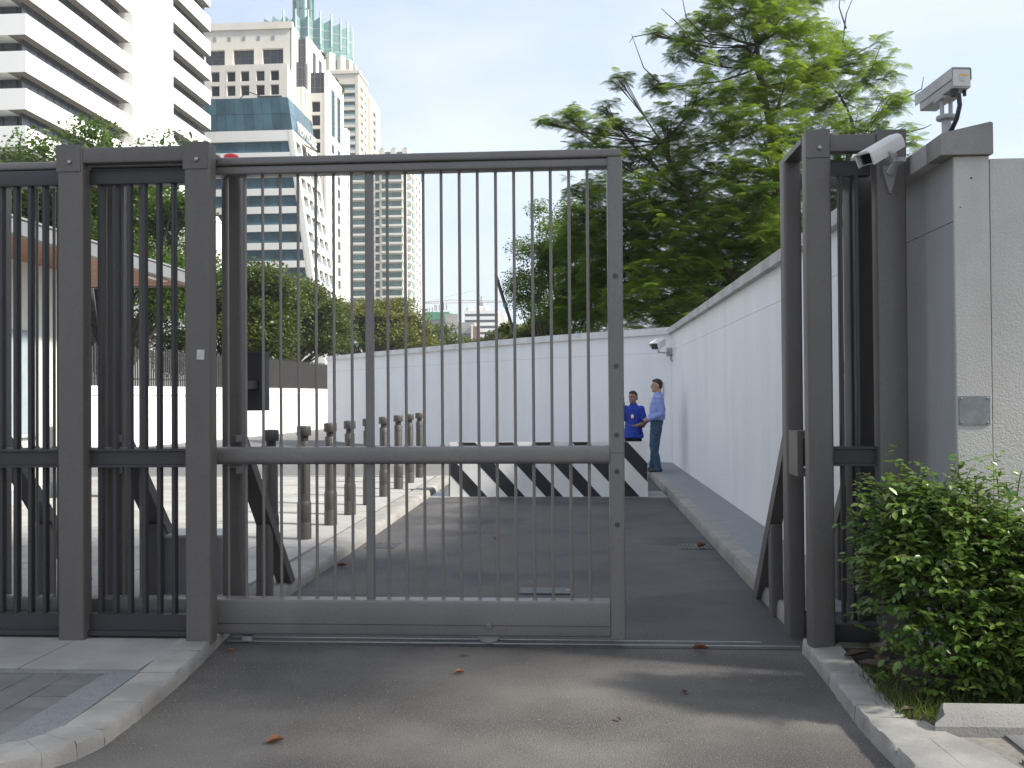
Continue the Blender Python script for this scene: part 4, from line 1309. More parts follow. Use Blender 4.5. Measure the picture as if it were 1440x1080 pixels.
NP = 26
for k in range(NP * 2):
    an = math.pi * k / NP
    rr = RR if k % 2 == 0 else RR * .90
    pts.append((cx + rr * math.cos(an) - TB[0], cy + rr * math.sin(an) - TB[1]))
crown = MB().prism(pts, 'z', 122, 145.0)
crown.v = [(x, y, (z + (1.6 if (i % 2 == 0) else 0)) if z > 140 else z) for i, (x, y, z) in enumerate(crown.v)]
crn = crown.build('crown_glass', M_TEAL, tt, False)
for k in range(0, NP * 2, 2):
    an = math.pi * k / NP
    if -110 < math.degrees(math.atan2(math.sin(an), math.cos(an))) < 25:
        MB().tube([(pts[k][0] * 1.0, pts[k][1], 136), (pts[k][0], pts[k][1], 148.6)], .32, 5).build('crown_fin', M_TEALW, crn)
for z in (126, 129, 132, 135, 138.5, 142):
    ring = MB()
    pp = [((p[0] + 98 - 98 - (cx - TB[0])) * 1.006 + (cx - TB[0]), (p[1] - (cy - TB[1])) * 1.006 + (cy - TB[1])) for p in pts]
    ring.prism(pp, 'z', z, z + .3).build('crown_band', M_TEALW, crn, False)
sp = MB().lathe([(3.4, 140), (3.4, 166), (2.2, 170), (.2, 178)], 20, (cx - TB[0], cy - TB[1], 0)).build('spire', M_TEALW, tt)
for k in range(10):
    an = 2 * math.pi * k / 10
    MB().box(-.35, .35, -.5, .5, 140, 168 - (k % 3) * 3).xf(lambda x, y, z: (cx - TB[0] + 4.0 * math.cos(an) + x, cy - TB[1] + 4.0 * math.sin(an) + y, z)).build('spire_fin', M_TEAL, sp, False)
for z in (146, 150.5, 155, 159.5):
    MB().lathe([(3.55, z), (3.55, z + .5)], 20, (cx - TB[0], cy - TB[1], 0)).build('spire_ring', M_TEAL, sp)
for a_ in (3, 5):
    MB().lathe([(6.5 + a_, 140), (6.5 + a_, 150 - a_ * 1.2)], 14, (cx - TB[0], cy - TB[1], 0)).build('spire_step', M_TEAL, sp, False)

# --- green glazed apartment tower
ga = thing('green_tower', 'beige and green glass apartment tower with many stacked balconies', 'building', (-70, 355, 0))
GBs = (-70, 355, 0)
block(ga, GBs, 'core', -84, -62.5, 342.6, 372, 0, 85, M_MULL)
ff = [(84.5 - k * 3.2 - 2.35, 84.5 - k * 3.2) for k in range(25)][::-1]
facade(ga, GBs, 'front', -84, 340, 24.2, 0, 86.6, ff, [(4.0, 12.2), (13.0, 14.6), (15.4, 22.6)], 1.6, M_BCREAM2, M_GGLASS, rail=None, split=2)
for k, (z0, z1) in enumerate(ff[4:]):
    for (u0, u1) in ((4.0, 12.2), (15.4, 23.2)):
        block(ga, GBs, 'balcony', -84 + u0, -84 + u1, 339.2, 340, z0 - .5, z0 + .25, M_BCREAM)
facade(ga, GBs, 'side', -59.75, 339.95, 12, 0, 86.6, ff, [(2.0, 9.8)], 1.6, M_BSIDE, M_GGLASS)
facade(ga, GBs, 'side', -59.2, 356, 17, 0, 85.2, ff, [(2.0, 6.5), (9, 14)], 1.6, M_BSIDE, M_GGLASS)
block(ga, GBs, 'link_wall', -61.5, -60.0, 351.9, 356, 0, 85, M_GGLASS)
for k, (z0, z1) in enumerate(ff[4:]):
    block(ga, GBs, 'balcony', -59.8, -58.7, 342, 350.5, z0 - .5, z0 + .2, M_BSIDE)
for x in (-69.8, -65.5, -61.3):
    pr_ = block(ga, GBs, 'roof_pier', x, x + 1.9, 341, 346, 86.6, 90.6, M_BCREAM2)
    MB().lathe([(.9, 90.6), (.9, 91.0), (.5, 91.5), (.05, 91.7)], 12, (x + .95 + 70, 343 - 355, 0)).build('pier_cap', M_TEAL, pr_)
block(ga, GBs, 'roof_glass', -69, -60.5, 342, 347, 86.6, 89.8, M_GGLASS)

# --- distant group
cs_ = thing('unfinished_block', 'raw concrete construction block topped with green netting, far behind the trees', 'building', (-76, 500, 0))
CBs = (-76, 500, 0)
block(cs_, CBs, 'frame', -78, -67, 500, 515, 0, 41.5, M_RAWC)
block(cs_, CBs, 'netting', -78.4, -65.4, 499, 516, 41.6, 45.6, M_NET)
rm = MB().tube([(0, 0, 45.6), (0, 0, 49)], .22, 5).mesh('rebar', M_BRICKR)
for k in range(9):
    link('rebar', rm, cs_, (-77.5 + k * 1.3 + 76 + random.uniform(-.3, .3), 3, random.uniform(-1, 1.5)))
for k in range(4):
    block(cs_, CBs, 'opening', -77 + k * 2.6, -75.6 + k * 2.6, 499.8, 500.2, 34, 37.5, M_DWALL)
sb = thing('striped_block', 'distant white office slab with blue horizontal window bands', 'building', (-55, 560, 0))
SBs = (-55, 560, 0)
block(sb, SBs, 'body', -64, -45.5, 560.6, 580, 0, 50.5, M_DWALL)
for k in range(14):
    block(sb, SBs, 'spandrel', -64.5, -45, 560, 581, 49.6 - k * 3.55, 51.6 - k * 3.55, M_BWHITE)
block(sb, SBs, 'stair_end', -45, -40.5, 562, 581, 0, 50.5, M_BSIDE)
for x in (-62, -56, -52):
    MB().lathe([(2.2, 51.6), (2.2, 53.5), (1.4, 54.6), (.1, 55)], 12, (x + 55, 8, 0)).build('roof_tank', M_BCREAM, sb)
lb2 = thing('grey_block', 'low grey concrete building with brown hoarding before the striped slab', 'building', (-62, 480, 0))
block(lb2, (-62, 480, 0), 'body', -62.5, -50, 480, 492, 0, 38.5, M_RAWC)
block(lb2, (-62, 480, 0), 'dark_bay', -57.5, -51.5, 479.5, 480.2, 29, 33, M_DWALL)
block(lb2, (-62, 480, 0), 'hoarding', -50.6, -47.5, 479, 484, 22, 36.5, M_BRICKR)
block(lb2, (-62, 480, 0), 'pier', -51.6, -50.7, 478.6, 480.5, 22, 37, M_BCREAM)
block(lb2, (-62, 480, 0), 'upper_store', -65, -58.5, 481, 490, 38.5, 43, M_RAWC)
crn_ = thing('tower_crane', 'pale thin tower crane jib stretching over the distant buildings', 'crane', (-60, 620, 0))
MB().box(-.5, .5, -.5, .5, 0, 66).build('mast', M_CRANE, crn_, False)
jb = MB()
for z_ in (62.0, 64.0):
    jb.tube([(-38, 0, z_ if z_ < 63 else 62.4), (-20, 0, z_), (20, 0, z_ if z_ < 63 else 62.4)], .22, 5)
for k in range(28):
    x_ = -37 + k * 2
    jb.tube([(x_, 0, 62), (x_ + 1, 0, 63.4)], .1, 4)
jb.build('jib', M_CRANE, crn_, False)
MB().tube([(-38, 0, 62.6), (-5, 0, 70), (0, 0, 66)], .1, 4).build('stay_cable', M_CRANE, crn_)
MB().box(-1.1, 1.1, -1, 1, 60, 62.2).build('cab', M_RAWC, crn_, False)


# ================================================================== TREES
def skeleton_tree(root, tips, name_parent, trunk_r, fork, m=M_TRUNK, seed=0, bend=.25):
    rr = random.Random(seed)
    mb = MB()
    root = Vector(root)
    fork = Vector(fork)
    mid = root.lerp(fork, .5) + Vector((rr.uniform(-.15, .15), rr.uniform(-.15, .15), 0))
    mb.tube(bez(root, mid, fork, 7), [trunk_r * (1.25 - .5 * i / 6) for i in range(7)], 10)
    for tp_, w in tips:
        tp_ = Vector(tp_)
        L = (tp_ - fork).length
        c = fork.lerp(tp_, .45) + Vector((rr.uniform(-bend, bend), rr.uniform(-bend, bend), rr.uniform(0, .5) * bend)) * L * .5
        mb.tube(bez(fork + Vector((0, 0, rr.uniform(-.6, .3))) * trunk_r * 3, c, tp_, 8), [max(w * (1 - .85 * i / 7), .006) for i in range(8)], 6)
    return mb


def generic_tree(name, label, base, H, R, zc, rz, nclump, nleaf, leaf, m, trunk_r=.25, group=None, seed=1, flat=1.0, lowest=-.6, sizer=(.6, 1.25), hollow=.55):
    """trunk, limbs to every clump, and leaves gathered in uneven clumps"""
    rr = np.random.default_rng(seed)
    t = thing(name, label, 'tree', base, 0, group)
    C_ = []
    for k in range(nclump):
        d = np.array([rr.normal(), rr.normal(), rr.normal()])
        d /= np.linalg.norm(d)
        if d[2] < lowest:
            d[2] *= -.5
        q = rr.uniform(hollow, 1.0)
        C_.append(np.array([d[0] * R * q, d[1] * R * q, zc + d[2] * rz * q]))
    tips = [(tuple(c), trunk_r * .42) for c in C_]
    skeleton_tree((0, 0, -.1), tips, t, trunk_r, (0, 0, max(1.2, (zc - rz) * .9)), seed=seed).build('trunk', M_TRUNK, t)
    per_ = nleaf // nclump
    pos, rn = [], []
    for c in C_:
        cr_ = R * rr.uniform(.24, .42)
        d = rr.normal(size=(per_, 3))
        d /= np.linalg.norm(d, axis=1, keepdims=True)
        q = rr.random((per_, 1)) ** .6
        p = c + d * q * np.array([cr_, cr_, cr_ * .55 * flat])
        pos.append(p)
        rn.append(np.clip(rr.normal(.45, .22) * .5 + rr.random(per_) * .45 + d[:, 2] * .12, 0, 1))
    pos = np.concatenate(pos)
    rn = np.concatenate(rn)
    N = len(pos)
    dd = rr.normal(size=(N, 3))
    dd[:, 2] *= .5
    uu = rr.normal(size=(N, 3)) * .6 + np.array([0, 0, 1])
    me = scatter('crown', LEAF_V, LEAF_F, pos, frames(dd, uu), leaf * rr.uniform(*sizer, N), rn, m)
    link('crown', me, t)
    return t


# big flame tree over the right-hand wall, crown built of feathery fronds in flat sprays
ft = thing('flame_tree', 'large feathery green tree rising behind the right-hand wall', 'tree', (4.9, 25.0, 0))
FT = Vector((4.9, 25.0, 0))
CL = []   # photo-guided spray centres: x, y, radius px, depth
for x, y, r_, dy in ((1040, 20, 55, 0), (990, 35, 40, .8), (1100, 30, 55, -.6), (1150, 55, 45, .4), (1200, 75, 40, -.5), (1235, 95, 30, .6), (1250, 140, 28, 0), (1180, 130, 60, .8), (1110, 100, 65, -1.2), (1045, 90, 55, .6), (965, 75, 30, -.3),
                     (925, 45, 12, .4), (955, 50, 10, 0), (1060, -30, 60, 0), (1130, -20, 55, .6), (985, 130, 40, -1), (930, 120, 22, .5), (870, 112, 16, 0), (850, 150, 14, .4), (800, 165, 28, .2), (770, 172, 14, 0), (835, 175, 24, -.6), (880, 180, 30, .4), (930, 170, 34, -.8),
                     (1000, 175, 50, .6), (1070, 170, 60, -1.4), (1140, 185, 60, .6), (1200, 190, 50, -.4), (1250, 185, 30, .5), (1085, 230, 60, -1.8), (1010, 230, 50, 1), (940, 225, 45, -.4), (880, 230, 40, .8), (850, 215, 26, -.2),
                     (900, 280, 50, -.8), (970, 285, 55, .6), (1050, 290, 60, -1.6), (1100, 310, 50, .4), (890, 335, 50, .5), (950, 345, 55, -1.2), (1020, 345, 55, .8), (1080, 350, 45, -.8), (870, 390, 45, .6), (930, 400, 50, -1.4), (1000, 395, 50, .4), (1060, 400, 40, 1),
                     (880, 430, 35, -.6), (930, 440, 35, .8), (830, 330, 30, 1.2), (830, 400, 30, 1.4), (1150, 260, 60, 1.2), (1200, 260, 50, 1.5), (1140, 330, 50, 1.5), (960, 250, 35, 2.0), (1040, 150, 45, 2.0), (1010, 310, 45, 2.4), (940, 190, 24, 1.0), (1270, 205, 20, 0), (860, 260, 40, 2.2), (900, 370, 50, 2.4), (980, 370, 55, 2.6), (1060, 330, 55, 2.6), (1100, 270, 60, 2.6), (1020, 260, 55, 2.8), (930, 300, 45, 2.6), (850, 440, 30, 2.4), (960, 430, 45, 2.4), (1040, 430, 40, 2.2), (1085, 390, 40, 2), (1170, 300, 55, 2.4), (1250, 240, 45, 2.2), (1090, 130, 50, 2.2), (1150, 100, 45, 1.8), (840, 370, 26, .4), (815, 300, 22, .8), (860, 300, 34, -.4), (820, 200, 16, 0), (825, 345, 34, 1.6), (805, 390, 32, 1.8), (840, 420, 36, 1.2), (810, 445, 30, 1.6), (850, 330, 34, 1.4), (800, 330, 26, 1.8), (820, 270, 28, 1.2), (785, 430, 26, 2.2), (905, 205, 26, .2), (980, 200, 34, 1.8)):
    p = P(x, y, 25.0 + dy * 1.1)
    CL.append((p - FT, r_ / FPX * 25.0))
rt = random.Random(5)
tm_ = MB()
fork = Vector((0.15, 0, 3.2))
tm_.tube(bez(Vector((0, 0, -.1)), Vector((-.1, .1, 1.6)), fork, 7), [.34 - .02 * i for i in range(7)], 12)
lead = Vector((.5, .2, 7.4))
mains = [bez(fork, Vector((.3, .1, 5)), lead, 9), bez(fork, Vector((-1.4, -.2, 5.2)), P(930, 200, 24.8) - FT, 9), bez(fork, Vector((1.8, .2, 5.0)), P(1200, 180, 25.2) - FT, 9),
         bez(fork, Vector((-1.0, .8, 3.9)), P(900, 330, 25.4) - FT, 9), bez(lead, Vector((.1, .3, 8.8)), P(1060, 30, 25) - FT, 9), bez(fork, Vector((1.2, -.8, 4)), P(1090, 320, 24) - FT, 9)]
for mth, w in zip(mains, (.24, .15, .15, .12, .12, .12)):
    tm_.tube(mth, [w * (1 - .6 * i / 8) for i in range(9)], 8)
nodes = [q for mth in mains for q in mth[2:]]
fp, fd, fsz, frn = [], [], [], []
for c, r_ in CL:
    near_ = sorted(nodes, key=lambda q: (q - c).length + max(0, q.z - c.z) * .8)
    nd = near_[rt.choice((0, 0, 1, 2, 3))]
    ctl = nd.lerp(c, .5) + Vector((rt.uniform(-.2, .2), rt.uniform(-.2, .2), -.12 * (c - nd).length + rt.uniform(-.1, .15)))
    bz = bez(nd, ctl, c, 8)
    tm_.tube(bz, [max((.02 + .03 * min(1, r_)) * (1 - .8 * i / 7), .007) for i in range(8)], 6)
    nros = max(4, int((96 if c.z < 7.2 else 50) * (r_ / .95) ** 1.7) + 3)
    shade = rt.uniform(-.16, .16)
    for k in range(nros):
        an, q = rt.uniform(0, 2 * math.pi), math.sqrt(rt.random())
        pc = c + Vector((math.cos(an) * q * r_, math.sin(an) * q * r_ * .9, rt.gauss(0, .5) * r_ * .85 - .15 * q * r_))
        if k < 9:
            tm_.tube([bz[rt.randint(3, 6)], c.lerp(pc, .5) + Vector((0, 0, -.05)), pc], [.014, .009, .005], 4, False)
        nf = rt.randint(7, 11)
        a0 = rt.uniform(0, 6.28)
        sc = rt.uniform(.20, .36) * (1.12 if c.z < 6 else 1.0)
        for j in range(nf):
            an2 = a0 + j * 6.283 / nf + rt.uniform(-.3, .3)
            tilt = rt.uniform(-.6, .5)
            fp.append(pc)
            fd.append((math.cos(an2), math.sin(an2), tilt))
            fsz.append(sc * rt.uniform(.8, 1.15))
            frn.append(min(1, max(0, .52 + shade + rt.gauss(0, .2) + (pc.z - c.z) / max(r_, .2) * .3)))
tm_.build('trunk', M_TRUNK, ft)
fp, fd = np.array([tuple(p) for p in fp]), np.array(fd)
ups_ = np.tile(np.array([[0, 0, 1.0]]), (len(fp), 1)) + rng.normal(size=(len(fp), 3)) * .18
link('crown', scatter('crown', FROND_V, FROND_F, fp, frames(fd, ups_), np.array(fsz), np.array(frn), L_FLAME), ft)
# thin bare shoots reaching out at the upper left and right of the crown
for pts_ in (((985, 70), (925, 45), (890, 52), (885, 60)), ((985, 70), (950, 30), (930, 12)), ((1000, 60), (965, 25), (958, -10)), ((930, 120), (905, 95), (888, 48)), ((1185, 60), (1190, 20), (1200, -5)), ((1225, 100), (1240, 60)), ((1270, 140), (1296, 125), (1299, 108)), ((1190, 40), (1180, 10), (1182, -10)), ((880, 110), (862, 108)), ((1280, 185), (1300, 180), (1310, 175))):
    q = [P(x, y, 25.2) - FT for x, y in pts_]
    MB().tube(q, [.022 - .014 * i / (len(q) - 1) for i in range(len(q))], 5, False).build('bare_shoot', M_TRUNK, ft)

# slender fine-leaved tree behind the curved wall, with its propping pole
generic_tree('slender_tree', 'slender fine-leaved tree behind the curved wall, left of the big tree', (-0.55, 29.5, 0), 8, 1.55, 5.0, 3.0, 60, 34000, .085, L_FINE, .09, seed=4, flat=1.3, hollow=.35)
pp_ = thing('prop_pole', 'slanting dark pole propping the slender tree', 'pole', P(748, 475, 29) - Vector((0, 0, 1.6)))
q0, q1 = P(748, 475, 29), P(697, 386, 29)
MB().tube([(0, 0, 0), (0.0, 0, .02) if False else tuple((q1 - (q0 - Vector((0, 0, 1.6)))) * .25), tuple(q1 - (q0 - Vector((0, 0, 1.6))))], .05, 8).build('pole', M_BOLLARD, pp_)
MB().tube([tuple((q1 - (q0 - Vector((0, 0, 1.6)))) * .72), tuple((q1 - (q0 - Vector((0, 0, 1.6)))) * .75)], .07, 8).build('band', M_TEAL, pp_)
generic_tree('shrub_tree', 'rounded bushy tree beside the slanting pole behind the curved wall', (-1.6, 36, 0), 5, 1.5, 3.5, 1.3, 16, 5000, .16, L_RAIN, .08, seed=14)

# left: dense trees behind the guard house and palisade
generic_tree('dense_tree', 'tall dense dark tree behind the guard house canopy', (-20.0, 40.0, 0), 13, 4.9, 8.1, 5.5, 70, 62000, .18, L_DARK, .3, 'trees behind the boundary wall', seed=21)
generic_tree('dense_tree', 'dense dark tree left of the leftmost gate post, over the guard house', (-25.5, 38.0, 0), 11, 4.2, 6.0, 5.0, 52, 40000, .18, L_DARK, .3, 'trees behind the boundary wall', seed=22)
generic_tree('leafy_tree', 'dark leafy tree filling the gap behind the second gate post', (-17.2, 47.0, 0), 9, 3.8, 5.2, 4.6, 52, 42000, .19, L_RAIN, .26, 'trees behind the boundary wall', seed=23)
generic_tree('spreading_tree', 'broad olive rain tree beneath the blue glass block', (-24.5, 78, 0), 12, 6.0, 8.0, 3.6, 70, 46000, .27, L_RAIN, .35, 'rain trees beyond the wall', seed=24, flat=.8)
generic_tree('spreading_tree', 'olive rain tree left of the gate mullion, in front of the sloping flank', (-21.5, 70, 0), 11, 4.6, 6.6, 3.2, 60, 40000, .25, L_RAIN, .3, 'rain trees beyond the wall', seed=25, flat=.8)
generic_tree('spreading_tree', 'yellowish rain tree at the foot of the green glass tower', (-20.2, 95, 0), 11, 6.0, 8.2, 3.4, 64, 40000, .30, L_RAIN2, .3, 'rain trees beyond the wall', seed=26, flat=.8)
generic_tree('distant_tree', 'far green tree below the netted construction block', (-19.0, 125, 0), 11, 5.4, 7.5, 3.6, 44, 18000, .40, L_RAIN, .3, 'far trees above the curved wall', seed=27)
generic_tree('distant_tree', 'far green tree below the striped office slab', (-14.6, 140, 0), 10, 4.8, 6.9, 3.2, 40, 16000, .42, L_RAIN, .3, 'far trees above the curved wall', seed=28)
generic_tree('distant_tree', 'far pale green tree right of the striped office slab', (-7.4, 120, 0), 12, 3.6, 7.4, 3.8, 34, 14000, .36, L_RAIN, .25, 'far trees above the curved wall', seed=29)
# unseen trees added at the right; crowns placed and shaped to shade the gate
generic_tree('added_shade_tree', 'unseen tree right of the entrance pillar, added to shade the gate', (8.3, 4.7, 0), 13, 2.3, 10.4, 3.4, 60, 26000, .26, L_DARK, .22, 'added shade trees outside the gate', seed=31, flat=1.8)
generic_tree('added_shade_tree', 'taller unseen tree added behind the first to shade the gate', (11.2, 4.3, 0), 16, 2.4, 12.6, 3.4, 60, 26000, .26, L_DARK, .24, 'added shade trees outside the gate', seed=32, flat=1.8)

generic_tree('added_shade_tree', 'thin-crowned unseen tree added to dapple light on the near drive', (8.8, 1.0, 0), 12, 2.6, 9.0, 3.6, 30, 3600, .22, L_DARK, .2, 'added shade trees outside the gate', seed=33, flat=1.6)  # sparse crown added to break up sunlight on the near kerb

# traveller's palm fan over the dark trees
tpm = thing('fan_palm', 'paddle-leaved palm rising above the dark trees below the office tower', 'palm', (-20.7, 41.0, -.35))
MB().tube([(0, 0, 0), (.1, 0, 5), (0, 0, 10.6)], [.18, .16, .12], 8).build('trunk', M_TRUNK, tpm)
for k in range(11):
    an = rad(-70 + k * 14 + random.uniform(-4, 4))
    L_ = random.uniform(2.4, 3.2)
    V, F_ = [], []
    for i in range(9):
        t_ = i / 8
        rr_ = .7 + t_ * L_
        w = .40 * math.sin(math.pi * min(1, .12 + t_ * .85)) + .03
        cx_, cz_ = math.sin(an) * rr_, math.cos(an) * rr_ - .25 * t_ * t_ * abs(math.sin(an)) * L_
        px_, pz_ = math.cos(an), -math.sin(an)
        for s_ in (-1, 0, 1):
            V.append((cx_ + px_ * w * s_, .12 * abs(s_) + random.uniform(-.04, .04) + (k % 3) * .12, 10.2 + cz_ + pz_ * w * s_ - .06 * abs(s_)))
    for i in range(8):
        for s_ in range(2):
            F_.append((i * 3 + s_, i * 3 + s_ + 1, i * 3 + 4 + s_, i * 3 + 3 + s_))
    link('leaf', rawmesh('leaf', np.array(V), np.array(F_), L_PALM, np.full(len(V), random.random())), tpm)


# ================================================================== HEDGE, GRASS, FALLEN LEAVES
def shrub(label, x0, x1, y0, y1, z0, z1, n, seed, sprigs):
    rr = random.Random(seed)
    t = thing('shrub', label, 'shrub', ((x0 + x1) / 2, (y0 + y1) / 2, .06), 0, 'hedge before the pillar')
    o = Vector(t.location)
    st_ = MB()
    pos, dr, up_, sz, rn = [], [], [], [], []
    cx_, cy_ = (x0 + x1) / 2, (y0 + y1) / 2
    for k in range(9):
        a_ = Vector((rr.uniform(x0 + .25, x1 - .25), rr.uniform(y0 + .2, y1 - .2), .05))
        b_ = a_ + Vector((rr.uniform(-.2, .2), rr.uniform(-.15, .15), rr.uniform(.5, .95)))
        st_.tube([a_ - o, a_.lerp(b_, .5) + Vector((rr.uniform(-.05, .05), rr.uniform(-.05, .05), 0)) - o, b_ - o], [.012, .009, .004], 5, False)
    nc = 64
    for c_i in range(nc):
        # sprays: groups of arching twigs standing out unevenly from the hedge body
        u_, v_ = rr.uniform(0, 2 * math.pi), rr.uniform(-.8, 1)
        if math.sin(u_) > .3 and rr.random() < .5:
            u_ = -u_
        s_ = math.sqrt(1 - v_ * v_)
        ex = .72
        fx_ = math.copysign(abs(s_ * math.cos(u_)) ** ex, math.cos(u_))
        fy_ = math.copysign(abs(s_ * math.sin(u_)) ** ex, math.sin(u_))
        fz_ = math.copysign(abs(v_) ** ex, v_)
        lump = rr.uniform(.72, 1.02)
        cc = Vector((cx_ + fx_ * (x1 - x0) / 2 * lump, cy_ + fy_ * (y1 - y0) / 2 * lump, (z0 + z1) / 2 + fz_ * (z1 - z0) / 2 * lump))
        out0 = Vector((fx_, fy_, fz_ * .5 + .25)).normalized()
        st_.tube([Vector((cx_ + rr.uniform(-.2, .2), cy_, max(.1, cc.z - .35))) - o, cc - o], [.006, .003], 4, False)
        for j in range(n // nc):
            e = cc + Vector((rr.gauss(0, .085), rr.gauss(0, .075), rr.gauss(0, .075)))
            if e.z < .12:
                continue
            out = (out0 + Vector((rr.gauss(0, .55), rr.gauss(0, .45), rr.gauss(0, .45)))).normalized()
            tw(st_, e, out, o, rr, pos, dr, up_, sz, rn, rr.randint(6, 10), rr.uniform(.10, .18))
    for (px_, py_, dep, tx, ty) in sprigs:
        e = P(px_, py_, dep)
        b_ = P(tx, ty, dep + .1)
        st_.tube([b_ - o, b_.lerp(e, .5) + Vector((0, 0, .02)) - o, e - o], [.004, .003, .002], 4, False)
        tw(st_, e, (e - b_).normalized(), o, rr, pos, dr, up_, sz, rn, 10, (e - b_).length * .8)
    st_.build('stems', M_STEMS, t)
    link('foliage', scatter('foliage', OV_V, OV_F, np.array(pos), frames(np.array(dr), np.array(up_)), np.array(sz), np.array(rn), L_HEDGE), t)
    return t


def tw(st_, e, out, o, rr, pos, dr, up_, sz, rn, nl, ln):
    s0 = e - out * ln
    if rr.random() < .4:
        st_.tube([s0 - o, e - o], [.0025, .0015], 3, False)
    side = out.cross(Vector((0, 0, 1)))
    if side.length < .1:
        side = Vector((1, 0, 0))
    side.normalize()
    tone = rr.gauss(.45, .18)
    for i in range(nl):
        p = s0.lerp(e, (i + .5) / nl)
        sg_ = 1 if i % 2 else -1
        d = (side * sg_ * .8 + out * .6 + Vector((rr.gauss(0, .25), rr.gauss(0, .25), rr.gauss(-.25, .25))))
        pos.append(tuple(p - o))
        dr.append(tuple(d))
        up_.append((rr.gauss(0, .35), rr.gauss(-.1, .35), 1))
        sz.append(rr.uniform(.034, .055))
        rn.append(min(1, max(0, tone + rr.gauss(0, .13))))


shrub('bushy green shrub against the dark receiver post, left half of the hedge', 1.52, 2.22, 4.72, 5.36, .04, 1.16, 1410, 3,
      [(1212, 664, 5.0, 1240, 690), (1210, 710, 5.0, 1245, 720), (1190, 790, 5.0, 1230, 780), (1214, 755, 5.0, 1250, 760), (1195, 865, 4.95, 1240, 850), (1300, 664, 5.0, 1290, 690), (1345, 662, 5.05, 1335, 690), (1268, 672, 5.0, 1275, 700), (1230, 676, 5.05, 1248, 700), (1205, 850, 4.9, 1240, 840)])
shrub('bushy green shrub at the right picture edge, right half of the hedge', 1.98, 2.95, 4.68, 5.34, .04, 1.12, 1600, 8,
      [(1400, 660, 5.0, 1405, 700), (1415, 680, 5.0, 1420, 710), (1437, 662, 5.0, 1430, 700), (1370, 680, 5.0, 1375, 705)])

# grass along the hedge foot
n = 2600
gx_ = rng.uniform(1.5, 3.2, n)
gy_ = rng.uniform(4.57, 5.0, n)
edge = rng.random(n) < .16
gx_ = np.where(edge, rng.uniform(1.50, 1.72, n), gx_)
gy_ = np.where(edge, rng.uniform(4.6, 5.45, n), gy_)
gpos = np.stack([gx_, gy_, np.full(n, .062)], 1)
BL_V = np.array([(0, -.03, 0), (0, .03, 0), (.55, .022, .12), (.55, -.022, .12), (1, 0, -.03)])
gd = rng.normal(size=(n, 3)) * np.array([.5, .5, .2]) + np.array([0, -.1, .9])
Vg = BL_V
Fg = np.array([(0, 1, 2), (0, 2, 3), (3, 2, 4)])
gme = scatter('grass', Vg, Fg, gpos, frames(gd, rng.normal(size=(n, 3))), rng.uniform(.04, .11, n), rng.random(n), L_GRASS)
tag(link('grass', gme), 'thin green grass growing along the foot of the hedge', 'grass', None, 'stuff')


def curled_leaf(L_, w_, curl, m, seed):
    rr = random.Random(seed)
    V, F_ = [], []
    n_ = 6
    for i in range(n_ + 1):
        t_ = i / n_
        ww = w_ * math.sin(math.pi * min(.98, .05 + t_ * .93)) + .002
        for s_ in (-1, -.5, 0, .5, 1):
            V.append(((t_ - .5) * L_, ww * s_, curl * (abs(s_) ** 1.6) * ww * 1.4 + curl * .35 * (t_ - .5) ** 2 * L_ + rr.uniform(0, .0025)))
    for i in range(n_):
        for s_ in range(4):
            F_.append((i * 5 + s_, i * 5 + s_ + 1, i * 5 + 6 + s_, i * 5 + 5 + s_))
    mb = MB().add(V, F_)
    return mb.mesh('leaf', m, True, 60)


LL = [((-1.391, 4.368, .006), .085, .6, M_DRYLEAF, 'curled dry brown leaf on the asphalt nearest the viewer, at left'), ((-.674, 5.506, .006), .06, .5, M_DRYLEAF, 'small tan fallen leaf on the drive in front of the gate wheel'),
      ((.574, 5.191, .006), .05, 1.2, M_DRYLEAF, 'small orange fallen leaf on the drive right of centre'), ((.768, 6.05, .012), .10, 0.1, M_DRYLEAF, 'long brown fallen leaf lying on the gate track'),
      ((-.904, 10.74, .006), .11, 2.0, M_DRYLEAF, 'red-brown fallen leaf in the lane behind the gate bars'), ((-2.19, 8.9, .008), .10, .3, M_DRYLEAF, 'brown leaf lying against the plaza kerb'),
      ((1.30, 10.1, .012), .14, .8, M_DRYLEAF, 'brown leaf lying on the right lane drain grate'), ((1.60, 5.62, .10), .16, .3, M_DARKLEAF, 'large dull brown leaf in the litter beneath the receiver frame, nearest the post'),
      ((1.74, 5.70, .11), .20, 1.4, M_DARKLEAF, 'broad grey-brown leaf propped under the receiver frame'), ((1.62, 5.38, .10), .17, 2.9, M_DARKLEAF, 'dark brown leaf on the right kerb beside the hedge'),
      ((1.70, 5.50, .10), .15, .9, M_DARKLEAF, 'curled brown leaf between kerb and hedge shadow'), ((1.56, 4.66, .10), .08, .4, M_DARKLEAF, 'small dark leaf at the near end of the hedge kerb'),
      ((-2.16, 5.9, .01), .05, .5, M_DRYLEAF, 'tiny brown leaf by the foot of the second gate post'), ((0.2, 4.75, .006), .04, 2.1, M_DARKLEAF, 'small dark leaf flattened on the near asphalt')]
for i, (p, L_, rz_, m, lab) in enumerate(LL):
    o = link('fallen_leaf', curled_leaf(L_, L_ * .24, .9 if m == M_DRYLEAF else .5, m, i), None, p, (random.uniform(-.15, .15), random.uniform(-.2, .2), rz_))
    tag(o, lab, 'leaf', 'fallen leaves')
